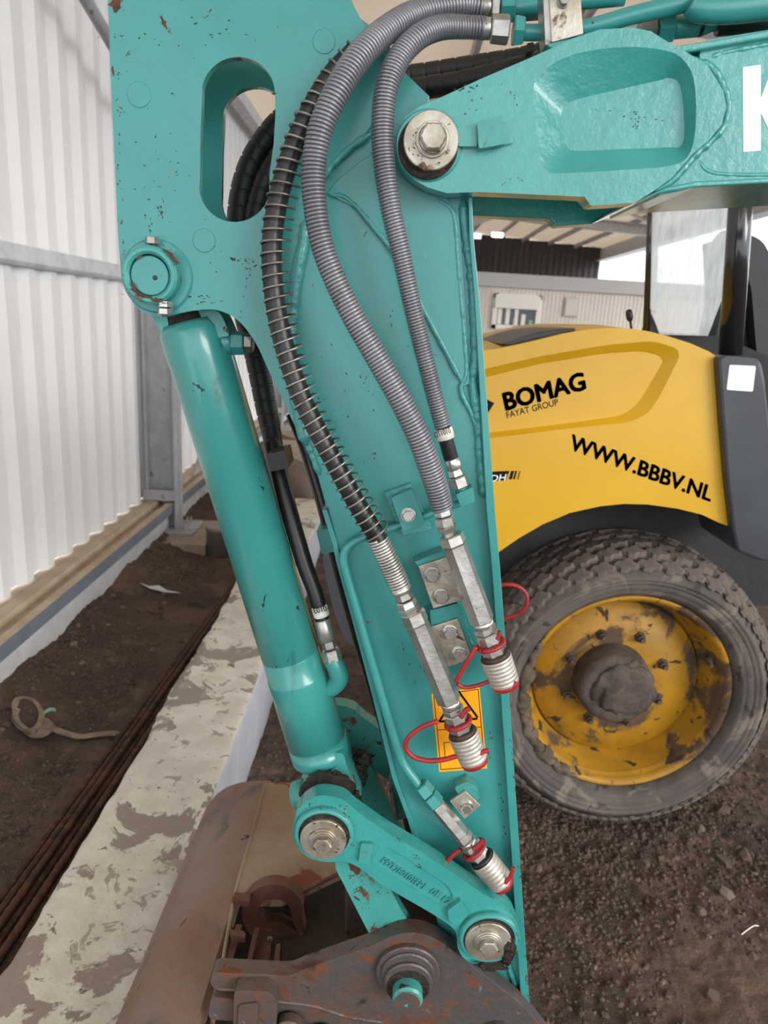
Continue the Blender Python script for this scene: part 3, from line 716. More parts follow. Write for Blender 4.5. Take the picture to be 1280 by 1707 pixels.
# slotted plate (near) and its twin
SL = rnd_poly([(179, -30), (184, 120), (192, 290), (197, 400), (204, 478), (232, 520), (268, 531), (310, 519), (360, 514), (398, 532), (428, 573), (452, 628), (474, 672), (488, 703), (510, 742),
      (500, 700), (489, 640), (484, 570), (488, 500), (500, 430), (508, 378), (516, 345), (548, 275), (618, 215), (640, 100), (605, 40), (570, -30)], [0, 0, 0, 20, 30, 30, 20, 30, 25, 25, 20, 20, 0, 4, 4, 0, 10, 20, 20, 20, 10, 20, 30, 20, 30, 30, 0], 4)
def slot(cx0, cx1, y0, y1, r, dx=0):
    # rounded slot: top arc then bottom arc
    t = arc((cx0+cx1)/2+4, y0+r, r, 180, 360, 14); b = arc((cx0+cx1)/2-4, y1-r, r, 0, 180, 14)
    return t+b
SLOT = slot(334, 457, 93, 371, 62)
SLOT = [(333, 300), (334, 220), (336, 180)]+arc(397, 156, 61, 190, 358, 16)+[(459, 190), (456, 240), (449, 290)]+arc(391, 311, 59, 0, 175, 16)[1:]
mb = MB(); plate(mb, SL, YP, .012, holes=[SLOT], ms=1); sp = build('slotted_plate', mb, [m_teal, m_teal_edge], arm, .0012)
K2 = YP/1.005
SLF = [q for q in scaled(SL, K2)]
mb = MB(); plate(mb, SLF, 1.005, .012, holes=[scaled(SLOT, K2)], ms=1); build('slotted_plate', mb, [m_teal, m_teal_edge], arm, .0012)
# second plate behind the hose: triangular wing to the right of the gusset top
mb = MB(); plate(mb, [(600, 30), (640, 60), (676, 122), (716, 160), (700, 260), (610, 300), (590, 200)], .912, .010, ms=1); build('gusset_plate', mb, [m_teal, m_teal_edge], arm, .001)
# cast-in discs (painted-over plug welds)
for x, y, r in ((540, 69, 19), (232, 158, 20), (340, 401, 19)):
    disc(arm, 'plug_weld', x, y, YP, r, .0009, m_teal, bev=.0007)
# doubler plate around the boom pin with its beads
DB = [(545, 322), (562, 300), (610, 262), (660, 225), (745, 330), (765, 362), (772, 450), (779, 560), (783, 640), (772, 645), (700, 505), (664, 432), (620, 375), (590, 345)]
mb = MB(); plate(mb, DB, YA-.004, .004); build('doubler_plate', mb, m_teal, arm, .0008)
bead(arm, [(548, 325), (570, 327), (592, 343), (622, 378), (664, 432), (700, 505), (740, 580), (772, 640)], YA-.0015, 11)
bead(arm, [(720, 330), (748, 345), (758, 370), (764, 450), (772, 540), (777, 620), (768, 650), (786, 690), (797, 720)], YA-.0015, 10)
bead(arm, [(772, 332), (775, 380), (786, 460), (791, 540), (792, 600), (788, 640), (796, 690), (800, 760), (806, 830)], YA-.001, 17, wob=.35)
bead(arm, [(619, 222), (585, 245), (553, 276), (538, 300)], YP+.003, 13)
bead(arm, [(512, 360), (505, 405), (494, 460), (487, 520), (484, 575), (489, 640), (499, 695), (511, 742)], YP+.004, 22, wob=.12)
bead(arm, [(505, 722), (513, 742), (520, 760), (533, 792)], YA-.001, 12, wob=.5)
# upper cylinder pin boss on the slotted plate
disc(arm, 'boss_ring', 262, 461, YP, 59, .004, m_teal, bev=.002)
disc(arm, 'pin_collar', 257, 460, YP-.004, 46, .020, m_teal_dirty, hole=33, bev=.003)
disc(arm, 'pin_head', 257, 461, YP-.004, 31, .017, m_teal, bev=.001)
disc(arm, 'grease_hole', 258.5, 463, YP-.0212, 4, .0006, m_black, bev=.0002)
mb = MB(); p = at(254, 401, Y=.882); mb.lathe(p+Vector((0, 0, .004)), p-Vector((0, 0, 1)), [(0, .0085), (.008, .0085)], 6, smooth=False, phase=.5); build('bolt', mb, m_zinc, arm, .0006)
for yy in (507, 519):
    mb = MB(); p = at(275, yy, Y=.880); mb.lathe(p+Vector((0, 0, .0035)), p-Vector((0, 0, 1)), [(0, .0095), (.0072, .0095)], 6, smooth=False, phase=.5); build('nut', mb, m_zinc_br, arm, .0006)
p0, p1 = at(254, 401, Y=.882), at(275, 528, Y=.880)
mb = MB(); mb.tube([p0, p1], .0042, 12); build('bolt_shank', mb, m_zinc, arm)
# lower left hose clamp and lower pin pocket
bead(arm, [(828, 1490), (846, 1520), (852, 1560), (846, 1600), (858, 1640), (862, 1672)], YA-.001, 10, wob=.3)

# ---- boom: two fork cheeks, pocketed casting, box section
BO = [(662, 262), (659, 240), (664, 215), (676, 195), (700, 177), (740, 160), (800, 132), (880, 98), (960, 62), (1000, 49), (1055, 46), (1085, 52), (1110, 68), (1140, 84), (1180, 110), (1205, 150), (1211, 178), (1203, 208), (1180, 235), (1155, 256), (1120, 296), (1090, 318),
      (1058, 338), (985, 343), (974, 328), (800, 320), (745, 322), (712, 312), (688, 298), (671, 282)]
RIM = [(892, 200), (889, 150), (896, 130), (925, 104), (975, 86), (1050, 78), (1108, 84), (1135, 96), (1156, 130), (1160, 200), (1150, 255), (1120, 276), (1040, 283), (930, 289), (912, 284), (900, 266)]
FLO = [(944, 205), (941, 185), (946, 172), (962, 160), (1010, 148), (1062, 136), (1108, 126), (1124, 122), (1143, 134), (1150, 195), (1146, 236), (1120, 240), (1040, 243), (970, 246), (952, 240), (946, 225)]
RIM = closed(RIM, 3); FLO = closed(FLO, 3)
YB = .860
mb = MB(); pocket(mb, BO, RIM, FLO, YB, .016, .030); boom = build('boom', mb, m_teal_cast, ex, .003, seg=3)
mb = MB(); kf = YB/1.045; plate(mb, scaled([(x, y) for x, y in BO], kf), 1.045, .03); build('fork_cheek', mb, m_teal_cast, boom, .003)
BX = [(1166, 90), (1180, 66), (1400, 30), (2400, -130), (2400, 230), (1400, 296), (1200, 304), (1100, 326), (1092, 305), (1166, 262)]
mb = MB(); plate(mb, BX, YB+.009, .19); build('box_section', mb, m_teal_cast, boom, .002)
mb = MB(); plate(mb, [(1118, 78), (1190, 66), (1400, 28), (2400, -132), (2400, -118), (1400, 42), (1190, 79), (1125, 90)], YB+.001, .2); build('top_flange', mb, m_teal_cast, boom, .002)
mb = MB(); plate(mb, [(1058, 337), (1110, 312), (1160, 302), (1400, 290), (2400, 224), (2400, 232), (1400, 298), (1160, 312), (1100, 322)], YB+.001, .2); build('bottom_flange', mb, m_teal_cast, boom, .002)
bead(boom, [(1128, 92), (1150, 100), (1184, 112), (1206, 148), (1213, 178), (1205, 210), (1182, 237), (1156, 260), (1122, 299), (1090, 320)], YB+.008, 14, m_teal_cast, wob=.4)
bead(boom, [(1180, 108), (1186, 96), (1210, 88), (1250, 80), (1330, 66)], YB+.012, 12, m_teal_cast, wob=.3)
bead(boom, [(1160, 258), (1180, 286), (1240, 292), (1330, 290)], YB+.011, 9, m_teal_cast, wob=.2)
disc(boom, 'boss_face', 714, 243, YB, 56, .003, m_teal_cast, bev=.002)
disc(boom, 'grease_ring', 713, 246, YB-.003, 50, .0035, m_grease, bev=.0015)
disc(boom, 'pin_washer', 718, 236, YB-.0065, 46, .006, m_washer, bev=.001)
bolt(boom, 721, 233, YB-.0125, 46, m_washer, h=.013, name='pin_bolt')
# lock tab: bar and block
mb = MB(); plate(mb, rnd_poly([(762, 212), (795, 212), (795, 244), (764, 244)], 3), YB-.008, .010); build('lock_bar', mb, m_teal_cast, boom, .0015)
mb = MB(); plate(mb, rnd_poly([(795, 202), (838, 192), (842, 240), (798, 248)], 5), YB-.016, .018); build('lock_block', mb, m_teal_dirty, boom, .003)
mb = MB(); plate(mb, rnd_poly([(836, 202), (850, 205), (856, 238), (838, 242)], 4), YB-.005, .007); build('lock_weld', mb, m_teal_cast, boom, .002)
# white K decal, cut by the frame in the photograph
mb = MB(); Yk = YB+.009-.0006
KL = [(1238, 112), (1268, 108), (1268, 164), (1290, 106), (1326, 101), (1290, 168), (1334, 244), (1296, 247), (1268, 188), (1268, 251), (1239, 253)]
mb.extr(px_loop(KL, Yk), (0, .0004, 0)); build('letter', mb, m_white, boom)
# bracket with bolt on the boom top, lines and fittings
Yt = .90
mb = MB(); plate(mb, rnd_poly([(914, -30), (966, -30), (972, 56), (920, 70)], 2), .872, .004); pb = build('pipe_bracket', mb, m_washer, boom, .001)
mb = MB(); plate(mb, [(904, -30), (914, -30), (920, 70), (909, 76)], .874, .03); build('bracket_side', mb, m_zinc, boom, .001)
mb = MB(); plate(mb, [(908, 73), (968, 60), (972, 66), (918, 80)], .874, .03); build('bracket_foot', mb, m_teal, boom, .001)
bolt(boom, 939, 2, .871, 17, m_zinc, name='bolt')
def pipe(parent, pts, mt=m_teal, name='steel_pipe', n=8, sides=20):
    P = path3(pts, n); mb = MB(); mb.tube([q[:3] for q in P], [q[3] for q in P], sides); return build(name, mb, mt, parent)
pipe(boom, [(868, 54, Yt, 25), (905, 54, Yt, 25), (975, 47, Yt, 26), (1060, 24, Yt, 28), (1150, 2, Yt, 30), (1240, -30, Yt, 30)])
pipe(boom, [(850, 14, .925, 25), (905, 8, .925, 26), (1040, -6, .925, 28)])
stack(boom, (858, 51, Yt), (880, 52, Yt), [('pipe_nut', -3, 15, 46, 42, 'hex', m_teal)])
stack(boom, (833, 12, .925), (860, 11, .925), [('pipe_nut', 0, 24, 48, 48, 'hex', m_teal)])
mb = MB(); plate(mb, rnd_poly([(850, -30), (1000, -30), (985, 10), (870, 20), (850, 5)], 8), .97, .03); build('valve_block', mb, m_teal, boom, .003)
stack(boom, (1050, 52, .93), (1270, 34, .93), [('hex_fitting', 14, 44, 30, 30, 'hex', m_zinc), ('hex_fitting', 45, 72, 44, 44, 'hex', m_teal), ('tube_fitting', 72, 114, 34, 34, 'cyl', m_teal), ('black_ring', 114, 120, 33, 33, 'cyl', m_black), ('tube_cone', 120, 148, 32, 18, 'cyl', m_teal), ('rubber_line', 146, 230, 36, 38, 'cyl', m_rubber)])
pipe(boom, [(1150, 6, .89, 34), (1170, 16, .89, 40), (1230, 14, .89, 44), (1330, 2, .89, 44)], name='upper_pipe')

# ---- black spiral-wrapped hoses behind the arm
def wrapped(name, pts, label=None, parent=ex, pitch=.021):
    P = path3(pts, 10); Q, L = resample(P, pitch/12); mb = MB(); R = []
    for i, q in enumerate(Q): R.append(q[3]*(1.0 if i % 12 else .9))
    mb.tube([q[:3] for q in Q], R, 20, smooth=True); return build(name, mb, m_wrap, parent)
wrapped('wrapped_hose', [(920, 82, 1.06, 30), (860, 98, 1.06, 32), (780, 112, 1.07, 34), (700, 126, 1.08, 36), (600, 140, 1.08, 38), (500, 180, 1.08, 42), (440, 240, 1.08, 44), (408, 310, 1.08, 44), (398, 400, 1.08, 42), (405, 500, 1.07, 40), (428, 600, 1.06, 38), (446, 690, 1.05, 36), (458, 750, 1.03, 30)])
wrapped('wrapped_hose', [(900, 100, 1.03, 26), (840, 118, 1.04, 32), (760, 138, 1.05, 34), (690, 150, 1.06, 36), (600, 170, 1.07, 38), (520, 210, 1.07, 40), (462, 270, 1.07, 40), (432, 340, 1.07, 40), (424, 420, 1.07, 38), (432, 520, 1.07, 36), (446, 590, 1.07, 34)])
mb = MB(); plate(mb, [(879, 72), (889, 70), (890, 84), (880, 86)], .99, .02); build('cable_tie', mb, m_black, ex)
def plain_hose(name, pts, mt=m_rubber, parent=ex):
    P = path3(pts, 8); mb = MB(); mb.tube([q[:3] for q in P], [q[3] for q in P], 20); return build(name, mb, mt, parent)
h4 = plain_hose('cylinder_hose', [(452, 735, 1.02, 30), (464, 785, 1.0, 30), (484, 860, .98, 29), (506, 935, .965, 28), (526, 990, .955, 26), (538, 1036, .95, 25)])
stack(h4, (530, 1004, .952), (540, 1040, .95), [('hose_tag', 6, 24, 27, 27, 'cyl', m_tagp)])
text_on('tag_lettering', '-0103', (549, 1017), (524, 1023), .938, -10, m_ink, h4, .01)
stack(h4, (536, 1032, .95), (558, 1110, .945), [('ferrule', 0, 36, 27, 29, 'cyl', m_zinc), ('ferrule', 36, 50, 24, 24, 'hex', m_zinc), ('hex_nut', 52, 72, 30, 30, 'hex', m_zinc_br), ('adapter', 72, 82, 22, 22, 'cyl', m_teal)])
h5 = plain_hose('return_hose', [(486, 690, 1.06, 20), (505, 738, 1.05, 20), (530, 815, 1.04, 21), (552, 895, 1.03, 22), (575, 980, 1.03, 23), (610, 1100, 1.03, 24), (645, 1215, 1.03, 25), (672, 1310, 1.03, 26), (700, 1440, 1.03, 26)])
mb = MB(); plate(mb, rnd_poly([(527, 884), (562, 880), (566, 918), (536, 924)], 3), 1.0, .05); build('hose_clamp', mb, m_teal, ex, .0015)
mb = MB(); plate(mb, rnd_poly([(650, 1300), (672, 1296), (686, 1362), (658, 1368)], 3), 1.0, .05); build('hose_clamp', mb, m_teal_dirty, ex, .0015)
mb = MB(); plate(mb, rnd_poly([(648, 1314), (653, 1313), (662, 1362), (656, 1364)], 1), .99, .06); build('clamp_plate', mb, m_washer, ex, .0005)
stack(ex, (446, 752, 1.0), (492, 776, 1.0), [])
mb = MB(); plate(mb, rnd_poly([(443, 758), (476, 750), (482, 780), (450, 787)], 4), .955, .05); build('rubber_clamp', mb, m_black, ex, .003)

# ---- grooved and sprung hoses
def helix(mb, P, pitch, wire, off, segs=20, sides=5, vary=True):
    Q, L = resample(P, pitch/segs); FR = frames([Vector(q[:3]) for q in Q]); pts = []
    for i, ((c, t, u, v), q) in enumerate(zip(FR, Q)):
        a = 2*math.pi*i/segs; r = q[3]+off; pts.append(c+(u*math.cos(a)+v*math.sin(a))*r)
    n = len(pts); rings = []
    for i in range(n):
        t = (pts[min(i+1, n-1)]-pts[max(i-1, 0)]).normalized(); c = Vector(Q[i][:3]); o = (pts[i]-c).normalized(); b = t.cross(o).normalized(); o = b.cross(t)
        rings.append([pts[i]+(o*math.cos(2*math.pi*k/sides)+b*math.sin(2*math.pi*k/sides))*wire for k in range(sides)])
    mb.loft(rings, 0, True, True, True)
def guard_hose(name, pts, pitch=.0040, n=10, dark=None):
    P = path3(pts, n); mb = MB(); mb.tube([q[:3] for q in P], [q[3]*.9 for q in P], 16); h = build(name, mb, m_rubber, ex)
    mb = MB(); P2 = [np.array([*q[:3], q[3]]) for q in P]; helix(mb, P2, pitch, pitch*.48, -pitch*.48, 18, 6); build('spiral_guard', mb, m_coil, h); return h
hB = guard_hose('guarded_hose', [(806, 12, .925, 34), (768, 8, .92, 36), (700, 20, .90, 41), (648, 48, .87, 44), (602, 90, .845, 46), (563, 150, .83, 46), (536, 210, .825, 44), (524, 270, .825, 43), (524, 330, .825, 42), (535, 400, .825, 41), (556, 460, .825, 41), (590, 530, .825, 41), (630, 600, .825, 41), (668, 668, .825, 41), (698, 730, .828, 41), (722, 795, .835, 41), (737, 846, .842, 38)], .00405)
stack(hB, (840, 12, .925), (800, 12, .925), [('ferrule', 8, 22, 40, 40, 'hex', m_zinc), ('ferrule', 22, 36, 32, 34, 'cyl', m_zinc)])
stack(hB, (736, 843, .842), (748, 893, .845), [('ferrule', -2, 16, 28, 30, 'hex', m_zinc_br), ('hex_nut', 18, 33, 31, 32, 'hex', m_zinc_br), ('hex_nut', 33, 44, 34, 30, 'hex', m_zinc_br), ('thread', 44, 54, 20, 20, 'thread', m_zinc_br)])
hC = guard_hose('guarded_hose', [(806, 47, Yt, 35), (770, 45, .895, 36), (735, 46, .885, 38), (700, 60, .87, 39), (668, 92, .86, 40), (646, 140, .852, 40), (638, 200, .85, 39), (640, 270, .85, 38), (652, 350, .85, 36), (668, 420, .852, 34), (684, 495, .855, 32), (699, 560, .86, 31), (714, 620, .862, 30), (728, 675, .865, 29), (738, 712, .868, 28)], .0035)
P = path3([(738, 712, .868, 25), (745, 740, .868, 25), (753, 768, .87, 25)], 4); mb = MB(); Q, _L = resample(P, .0006); mb.tube([q[:3] for q in Q], [q[3]*(1 if (i//2) % 2 else .94) for i, q in enumerate(Q)], 18, smooth=False); build('hose_end', mb, m_rubber, hC)
stack(hC, (850, 50, Yt), (800, 47, Yt), [('hex_nut', 2, 32, 42, 40, 'hex', m_zinc), ('ferrule', 33, 46, 33, 33, 'cyl', m_zinc)])
stack(hC, (735, 702, .868), (745, 740, .868), [('hose_tag', 12, 31, 31, 31, 'cyl', m_tagp)])
text_on('tag_lettering', '01017D', (752, 721), (725, 730), .8535, -10, m_ink, hC, .01)
stack(hC, (752, 764, .87), (773, 828, .872), [('ferrule', 0, 17, 26, 27, 'cyl', m_zinc_br), ('ferrule', 18, 30, 23, 26, 'hex', m_zinc_br), ('hex_nut', 31, 50, 31, 31, 'hex', m_zinc_br), ('thread', 50, 58, 22, 22, 'thread', m_teal)])
# sprung hose
pA = [(590, 85, .86, 30), (556, 120, .865, 31), (530, 160, .865, 32), (507, 205, .863, 33), (486, 255, .862, 34), (468, 315, .86, 34), (457, 370, .858, 34), (453, 420, .857, 34), (455, 470, .856, 34), (463, 530, .855, 34), (478, 590, .854, 34), (500, 655, .852, 33), (528, 715, .85, 33), (562, 780, .85, 32), (595, 840, .852, 32), (628, 895, .855, 31), (650, 945, .857, 30), (668, 985, .858, 30)]
P = path3(pA, 10); mb = MB(); mb.tube([q[:3] for q in P], [q[3] for q in P], 20); hA = build('sprung_hose', mb, m_rubber, ex)
P3 = []
for x, y, Y, wd in pA[:-2]:
    k = max(0, min(1, (y-300)/400)); P3.append((x+ (6 if y < 600 else 4), y, Y-.002, 50-4*k if y > 200 else 42))
P3 = path3(P3, 10); mb = MB(); helix(mb, P3, .0122, .00125, 0, 22, 6); build('coil_spring', mb, m_spring, hA)
P4 = path3([(629, 897, .855, 38), (652, 945, .857, 38), (670, 985, .858, 37)], 8); mb = MB(); helix(mb, P4, .0040, .0019, -.0018, 18, 6); build('spiral_guard', mb, m_zinc_br, hA)
stack(hA, (668, 982, .858), (688, 1030, .858), [('ferrule', -4, 6, 36, 32, 'cyl', m_zinc_br), ('ferrule', 6, 18, 26, 30, 'hex', m_zinc), ('hex_nut', 20, 32, 31, 33, 'hex', m_zinc_br), ('hex_nut', 32, 42, 36, 32, 'hex', m_zinc_br), ('thread', 42, 50, 22, 22, 'thread', m_zinc_br)])

# ---- quick couplers on their brackets
def bracket(name, quad, Y, bolts, wpx):
    mb = MB(); plate(mb, quad, Y, .005); b = build(name, mb, m_washer, ex, .0008)
    for x, y in bolts: bolt(b, x, y, Y, wpx, m_zinc_br)
    return b
mb = MB(); plate(mb, [(690, 937), (738, 918), (742, 934), (764, 998), (722, 1012), (697, 945)], .880, .026); build('mounting_block', mb, m_teal, arm, .001)
mb = MB(); plate(mb, [(716, 1018), (763, 1006), (772, 1022), (790, 1092), (748, 1106), (718, 1042)], .880, .026); build('mounting_block', mb, m_teal, arm, .001)
bead(arm, [(762, 1012), (770, 1030), (780, 1060), (788, 1085)], .890, 10, wob=.4)
bracket('bracket_plate', [(697, 944), (745, 929), (774, 1000), (722, 1015)], .875, [(720, 957), (735, 993)], 23)
bracket('bracket_plate', [(717, 1046), (763, 1031), (787, 1098), (748, 1112)], .875, [(750, 1053), (765, 1089)], 23)
mb = MB(); plate(mb, rnd_poly([(757, 1313), (778, 1303), (795, 1312), (800, 1330), (776, 1345)], 4), .884, .022); build('mounting_block', mb, m_weld, arm, .002)
bracket('bracket_plate', [(750, 1336), (776, 1319), (801, 1343), (774, 1366)], .879, [(777, 1344)], 19)
def strap(parent, pts, Y, w_=8.5, name='cap_strap', flat=True):
    P = path3([(p_[0], p_[1], (p_[2] if len(p_) > 2 else Y), w_) for p_ in pts], 8); mb = MB(); mb.tube([q[:3] for q in P], [q[3] for q in P], 8); return build(name, mb, m_red, parent)
def ring(parent, A, B, t, rpx, th=.0033):
    a, b = at(A[0], A[1], Y=A[2]), at(B[0], B[1], Y=B[2]); L = math.hypot(B[0]-A[0], B[1]-A[1]); ax = (b-a).normalized(); c = a+ax*t*(b-a).length/L; r = rpx/scl(c)
    u = ax.orthogonal().normalized(); v_ = ax.cross(u); mb = MB(); P = [c+(u*math.cos(2*math.pi*i/28)+v_*math.sin(2*math.pi*i/28))*r for i in range(29)]
    mb.tube(P, th, 8); return build('cap_ring', mb, m_red, parent)
def coupler(A, B, segs, t_ring, rr):
    e = thing('quick_coupler', None, None, tuple(at(A[0], A[1], Y=A[2]))); e.parent = ex; e.location = e.location-ex.location
    stack(e, A, B, segs)
    ring(e, A, B, t_ring, rr)
    return e
A, B = (687, 1020, .856), (792, 1272, .850); L_ = math.hypot(B[0]-A[0], B[1]-A[1])
qc1 = coupler(A, B, [('valve_cap', 0, 20, 38, 39, 'hex', m_zinc_br), ('valve_body', 20, 158, 36, 39, 'hex', m_zinc), ('collar', 158, 168, 33, 33, 'cyl', m_zinc_br), ('collar', 169, 178, 35, 35, 'hex', m_zinc_br),
     ('hex_adapter', 179, 214, 36, 37, 'hex', m_zinc_br), ('seal_ring', 210, 217, 44, 50, 'cyl', m_sealr), ('sleeve', 216, 266, 52, 49, 'rib', m_sleeve), ('dust_cap', 264, 274, 49, 46, 'cyl', m_red)], 196, 21)
strap(qc1, [(730, 1202), (705, 1211), (682, 1228), (676, 1246), (690, 1262), (715, 1268), (740, 1266), (766, 1259)], .845)
strap(qc1, [(792, 1262, .838), (804, 1254, .838), (815, 1250, .838)], .838, 8, 'cap_tab'); strap(qc1, [(768, 1196, .833), (776, 1184, .833), (783, 1181, .833)], .83, 9, 'cap_tab')
A, B = (751, 891, .850), (846, 1150, .846)
qc2 = coupler(A, B, [('valve_cap', 0, 17, 39, 40, 'hex', m_zinc_br), ('valve_body', 17, 150, 37, 40, 'hex', m_zinc), ('collar', 150, 160, 35, 35, 'cyl', m_zinc_br), ('collar', 160, 170, 37, 37, 'hex', m_zinc_br),
     ('hex_adapter', 171, 210, 38, 38, 'hex', m_zinc_br), ('seal_ring', 208, 215, 46, 52, 'cyl', m_sealr), ('sleeve', 214, 262, 54, 50, 'rib', m_sleeve), ('dust_cap', 260, 270, 50, 46, 'cyl', m_red)], 192, 22)
strap(qc2, [(794, 1078, .84), (783, 1096, .84), (771, 1116, .842), (760, 1136, .845)], .84, 8); strap(qc2, [(762, 1140), (775, 1146), (795, 1143), (815, 1136)], .848, 7)
strap(qc2, [(846, 1148, .834), (856, 1143, .832), (861, 1137, .832)], .832, 10, 'cap_tab'); strap(qc2, [(828, 1066, .826), (832, 1060, .826), (832, 1052, .826)], .826, 7, 'cap_tab')
strap(ex, [(800, 985, .93), (835, 975, .915), (862, 977, .91), (877, 991, .91), (877, 1010, .91), (862, 1024, .915), (838, 1031, .92), (800, 1035, .93)], .92, 7, 'cap_strap')
A, B = (700, 1308, .882), (846, 1482, .858)
qc3 = coupler(A, B, [('pipe_nut', 0, 20, 28, 30, 'hex', m_teal), ('pipe_nut', 22, 42, 30, 30, 'hex', m_teal), ('valve_body', 43, 108, 25, 26, 'hex', m_zinc_br), ('collar', 108, 120, 28, 28, 'hex', m_zinc_br), ('collar', 120, 128, 30, 30, 'cyl', m_zinc_br), ('hex_adapter', 128, 156, 33, 33, 'hex', m_zinc_br),
     ('seal_ring', 155, 161, 40, 45, 'cyl', m_black), ('sleeve', 160, 212, 47, 43, 'rib', m_sleeve), ('dust_cap', 210, 220, 43, 38, 'cyl', m_red)], 140, 20)
strap(qc3, [(768, 1416), (752, 1428), (742, 1440), (737, 1452)], .868); strap(qc3, [(822, 1472), (805, 1478), (792, 1484), (782, 1490)], .88)
strap(qc3, [(842, 1472, .845), (850, 1462, .845), (856, 1446, .845)], .845, 7, 'cap_tab'); strap(qc3, [(788, 1416, .85), (798, 1409, .85), (805, 1402, .85)], .85, 9, 'cap_tab')

# ---- teal lines on the arm: clamp, elbow, long curved pipe
pipe(arm, [(700, 1312, .882, 14), (690, 1298, .884, 15), (672, 1272, .888, 15), (657, 1230, .89, 15), (636, 1160, .89, 15), (616, 1090, .89, 15), (596, 1020, .89, 15), (580, 965, .89, 15), (573, 932, .89, 15), (580, 912, .89, 14), (600, 899, .89, 13), (630, 888, .89, 12), (660, 878, .89, 12), (700, 864, .888, 12), (740, 848, .884, 12), (768, 838, .88, 13)], name='steel_pipe', n=10)
mb = MB(); plate(mb, rnd_poly([(760, 824), (788, 812), (792, 836), (768, 845)], 2), .862, .022); build('elbow_block', mb, m_teal, arm, .0012)
mb = MB(); plate(mb, rnd_poly([(641, 822), (685, 806), (714, 870), (720, 882), (672, 892), (660, 870)], 3), .893, .012); build('clamp_base', mb, m_weld, arm, .0015)
mb = MB(); plate(mb, rnd_poly([(652, 830), (687, 815), (708, 872), (672, 887)], 3), .878, .018); cl = build('pipe_clamp', mb, m_teal, arm, .001)
bolt(cl, 680, 858, .878, 20, m_zinc_br)
# warning decal
mb = MB(); Yd = YA-.0004
dq = [(719, 1157), (799, 1144), (812, 1281), (732, 1287)]
mb.extr(px_loop(dq, Yd), (0, .0003, 0)); dc = build('warning_decal', mb, m_orange, arm)
def line_px(mb, a, b, w_, Y):
    a = np.array(a, float); b = np.array(b, float); d = (b-a)/np.linalg.norm(b-a); n_ = np.array([-d[1], d[0]])*w_/2
    mb.extr(px_loop([tuple(a-n_), tuple(b-n_), tuple(b+n_), tuple(a+n_)], Y), (0, .0002, 0))
mb = MB()
for a, b in (((723, 1160), (797, 1149)), ((797, 1149), (808, 1277)), ((808, 1277), (735, 1283)), ((735, 1283), (723, 1160)), ((729, 1217), (802, 1212)), ((740, 1238), (775, 1236)), ((740, 1238), (742, 1265)), ((742, 1265), (775, 1262)), ((775, 1236), (777, 1262))): line_px(mb, a, b, 1.1, Yd-.0003)
for a, b in (((764, 1152), (796, 1196)), ((796, 1198), (732, 1203)), ((732, 1203), (764, 1152))): line_px(mb, a, b, 3.6, Yd-.0003)
build('decal_print', mb, m_ink, arm)

# ---- bucket cylinder
YY = .96
ca, cb_ = at(322, 552, Y=YY), at(522, 1215, Y=YY); cax = (cb_-ca).normalized(); CL = (cb_-ca).length; cr = 54/scl(at(332, 585, Y=YY))
cyl = None
mb = MB(); mb.lathe(ca, cb_, [(-.012, cr*.9), (0, cr*1.02), (.035, cr*1.02), (.04, cr), (CL*.785, cr), (CL*.786, cr*.975), (CL*.789, cr*.975), (CL*.790, cr*1.0), (CL*.84, cr*1.01), (CL*.842, cr*1.03), (CL*.85, cr*1.035), (CL*1.03, cr*1.045)], 64); cyl = build('bucket_cylinder', mb, m_teal_cyl, ex)
mb = MB(); mb.lathe(ca+cax*CL*1.03, cb_+cax, [(0, cr*1.01), (.003, cr*1.01), (.0031, cr*1.05), (.028, cr*1.05), (.031, cr*1.02)], 64); build('gland_nut', mb, m_teal_cyl, cyl)
mb = MB(); mb.lathe(ca-cax*.08, cb_, [(0, cr*.6), (.075, cr*.8)], 32); build('cylinder_neck', mb, m_grease, cyl)
p = at(262, 461, Y=.925); mb = MB(); mb.lathe(p, p+Vector((0, 1, 0)), [(0, .040), (.065, .040)], 40); build('eye', mb, m_teal_dirty, cyl)
mb = MB(); plate(mb, rnd_poly([(262, 440), (330, 500), (368, 522), (385, 560), (285, 575), (262, 545), (240, 500)], 8), .935, .05); build('eye_web', mb, m_teal_dirty, cyl, .002)
stack(cyl, (366, 571, .955), (430, 573, .955), [('port_boss', -6, 22, 50, 40, 'cyl', m_teal), ('port_boss', 20, 42, 38, 36, 'hex', m_teal), ('port_nut', 42, 56, 31, 30, 'hex', m_zinc)])
pipe(cyl, [(552, 1098, .945, 28), (560, 1112, .945, 31), (565, 1130, .947, 32), (556, 1144, .95, 30), (538, 1152, .955, 28), (520, 1158, .96, 28)], name='port_elbow')
mb = MB(); mb.tube([at(440, 1050, Y=.93), at(440, 1051, Y=.93)], .0001, 4)
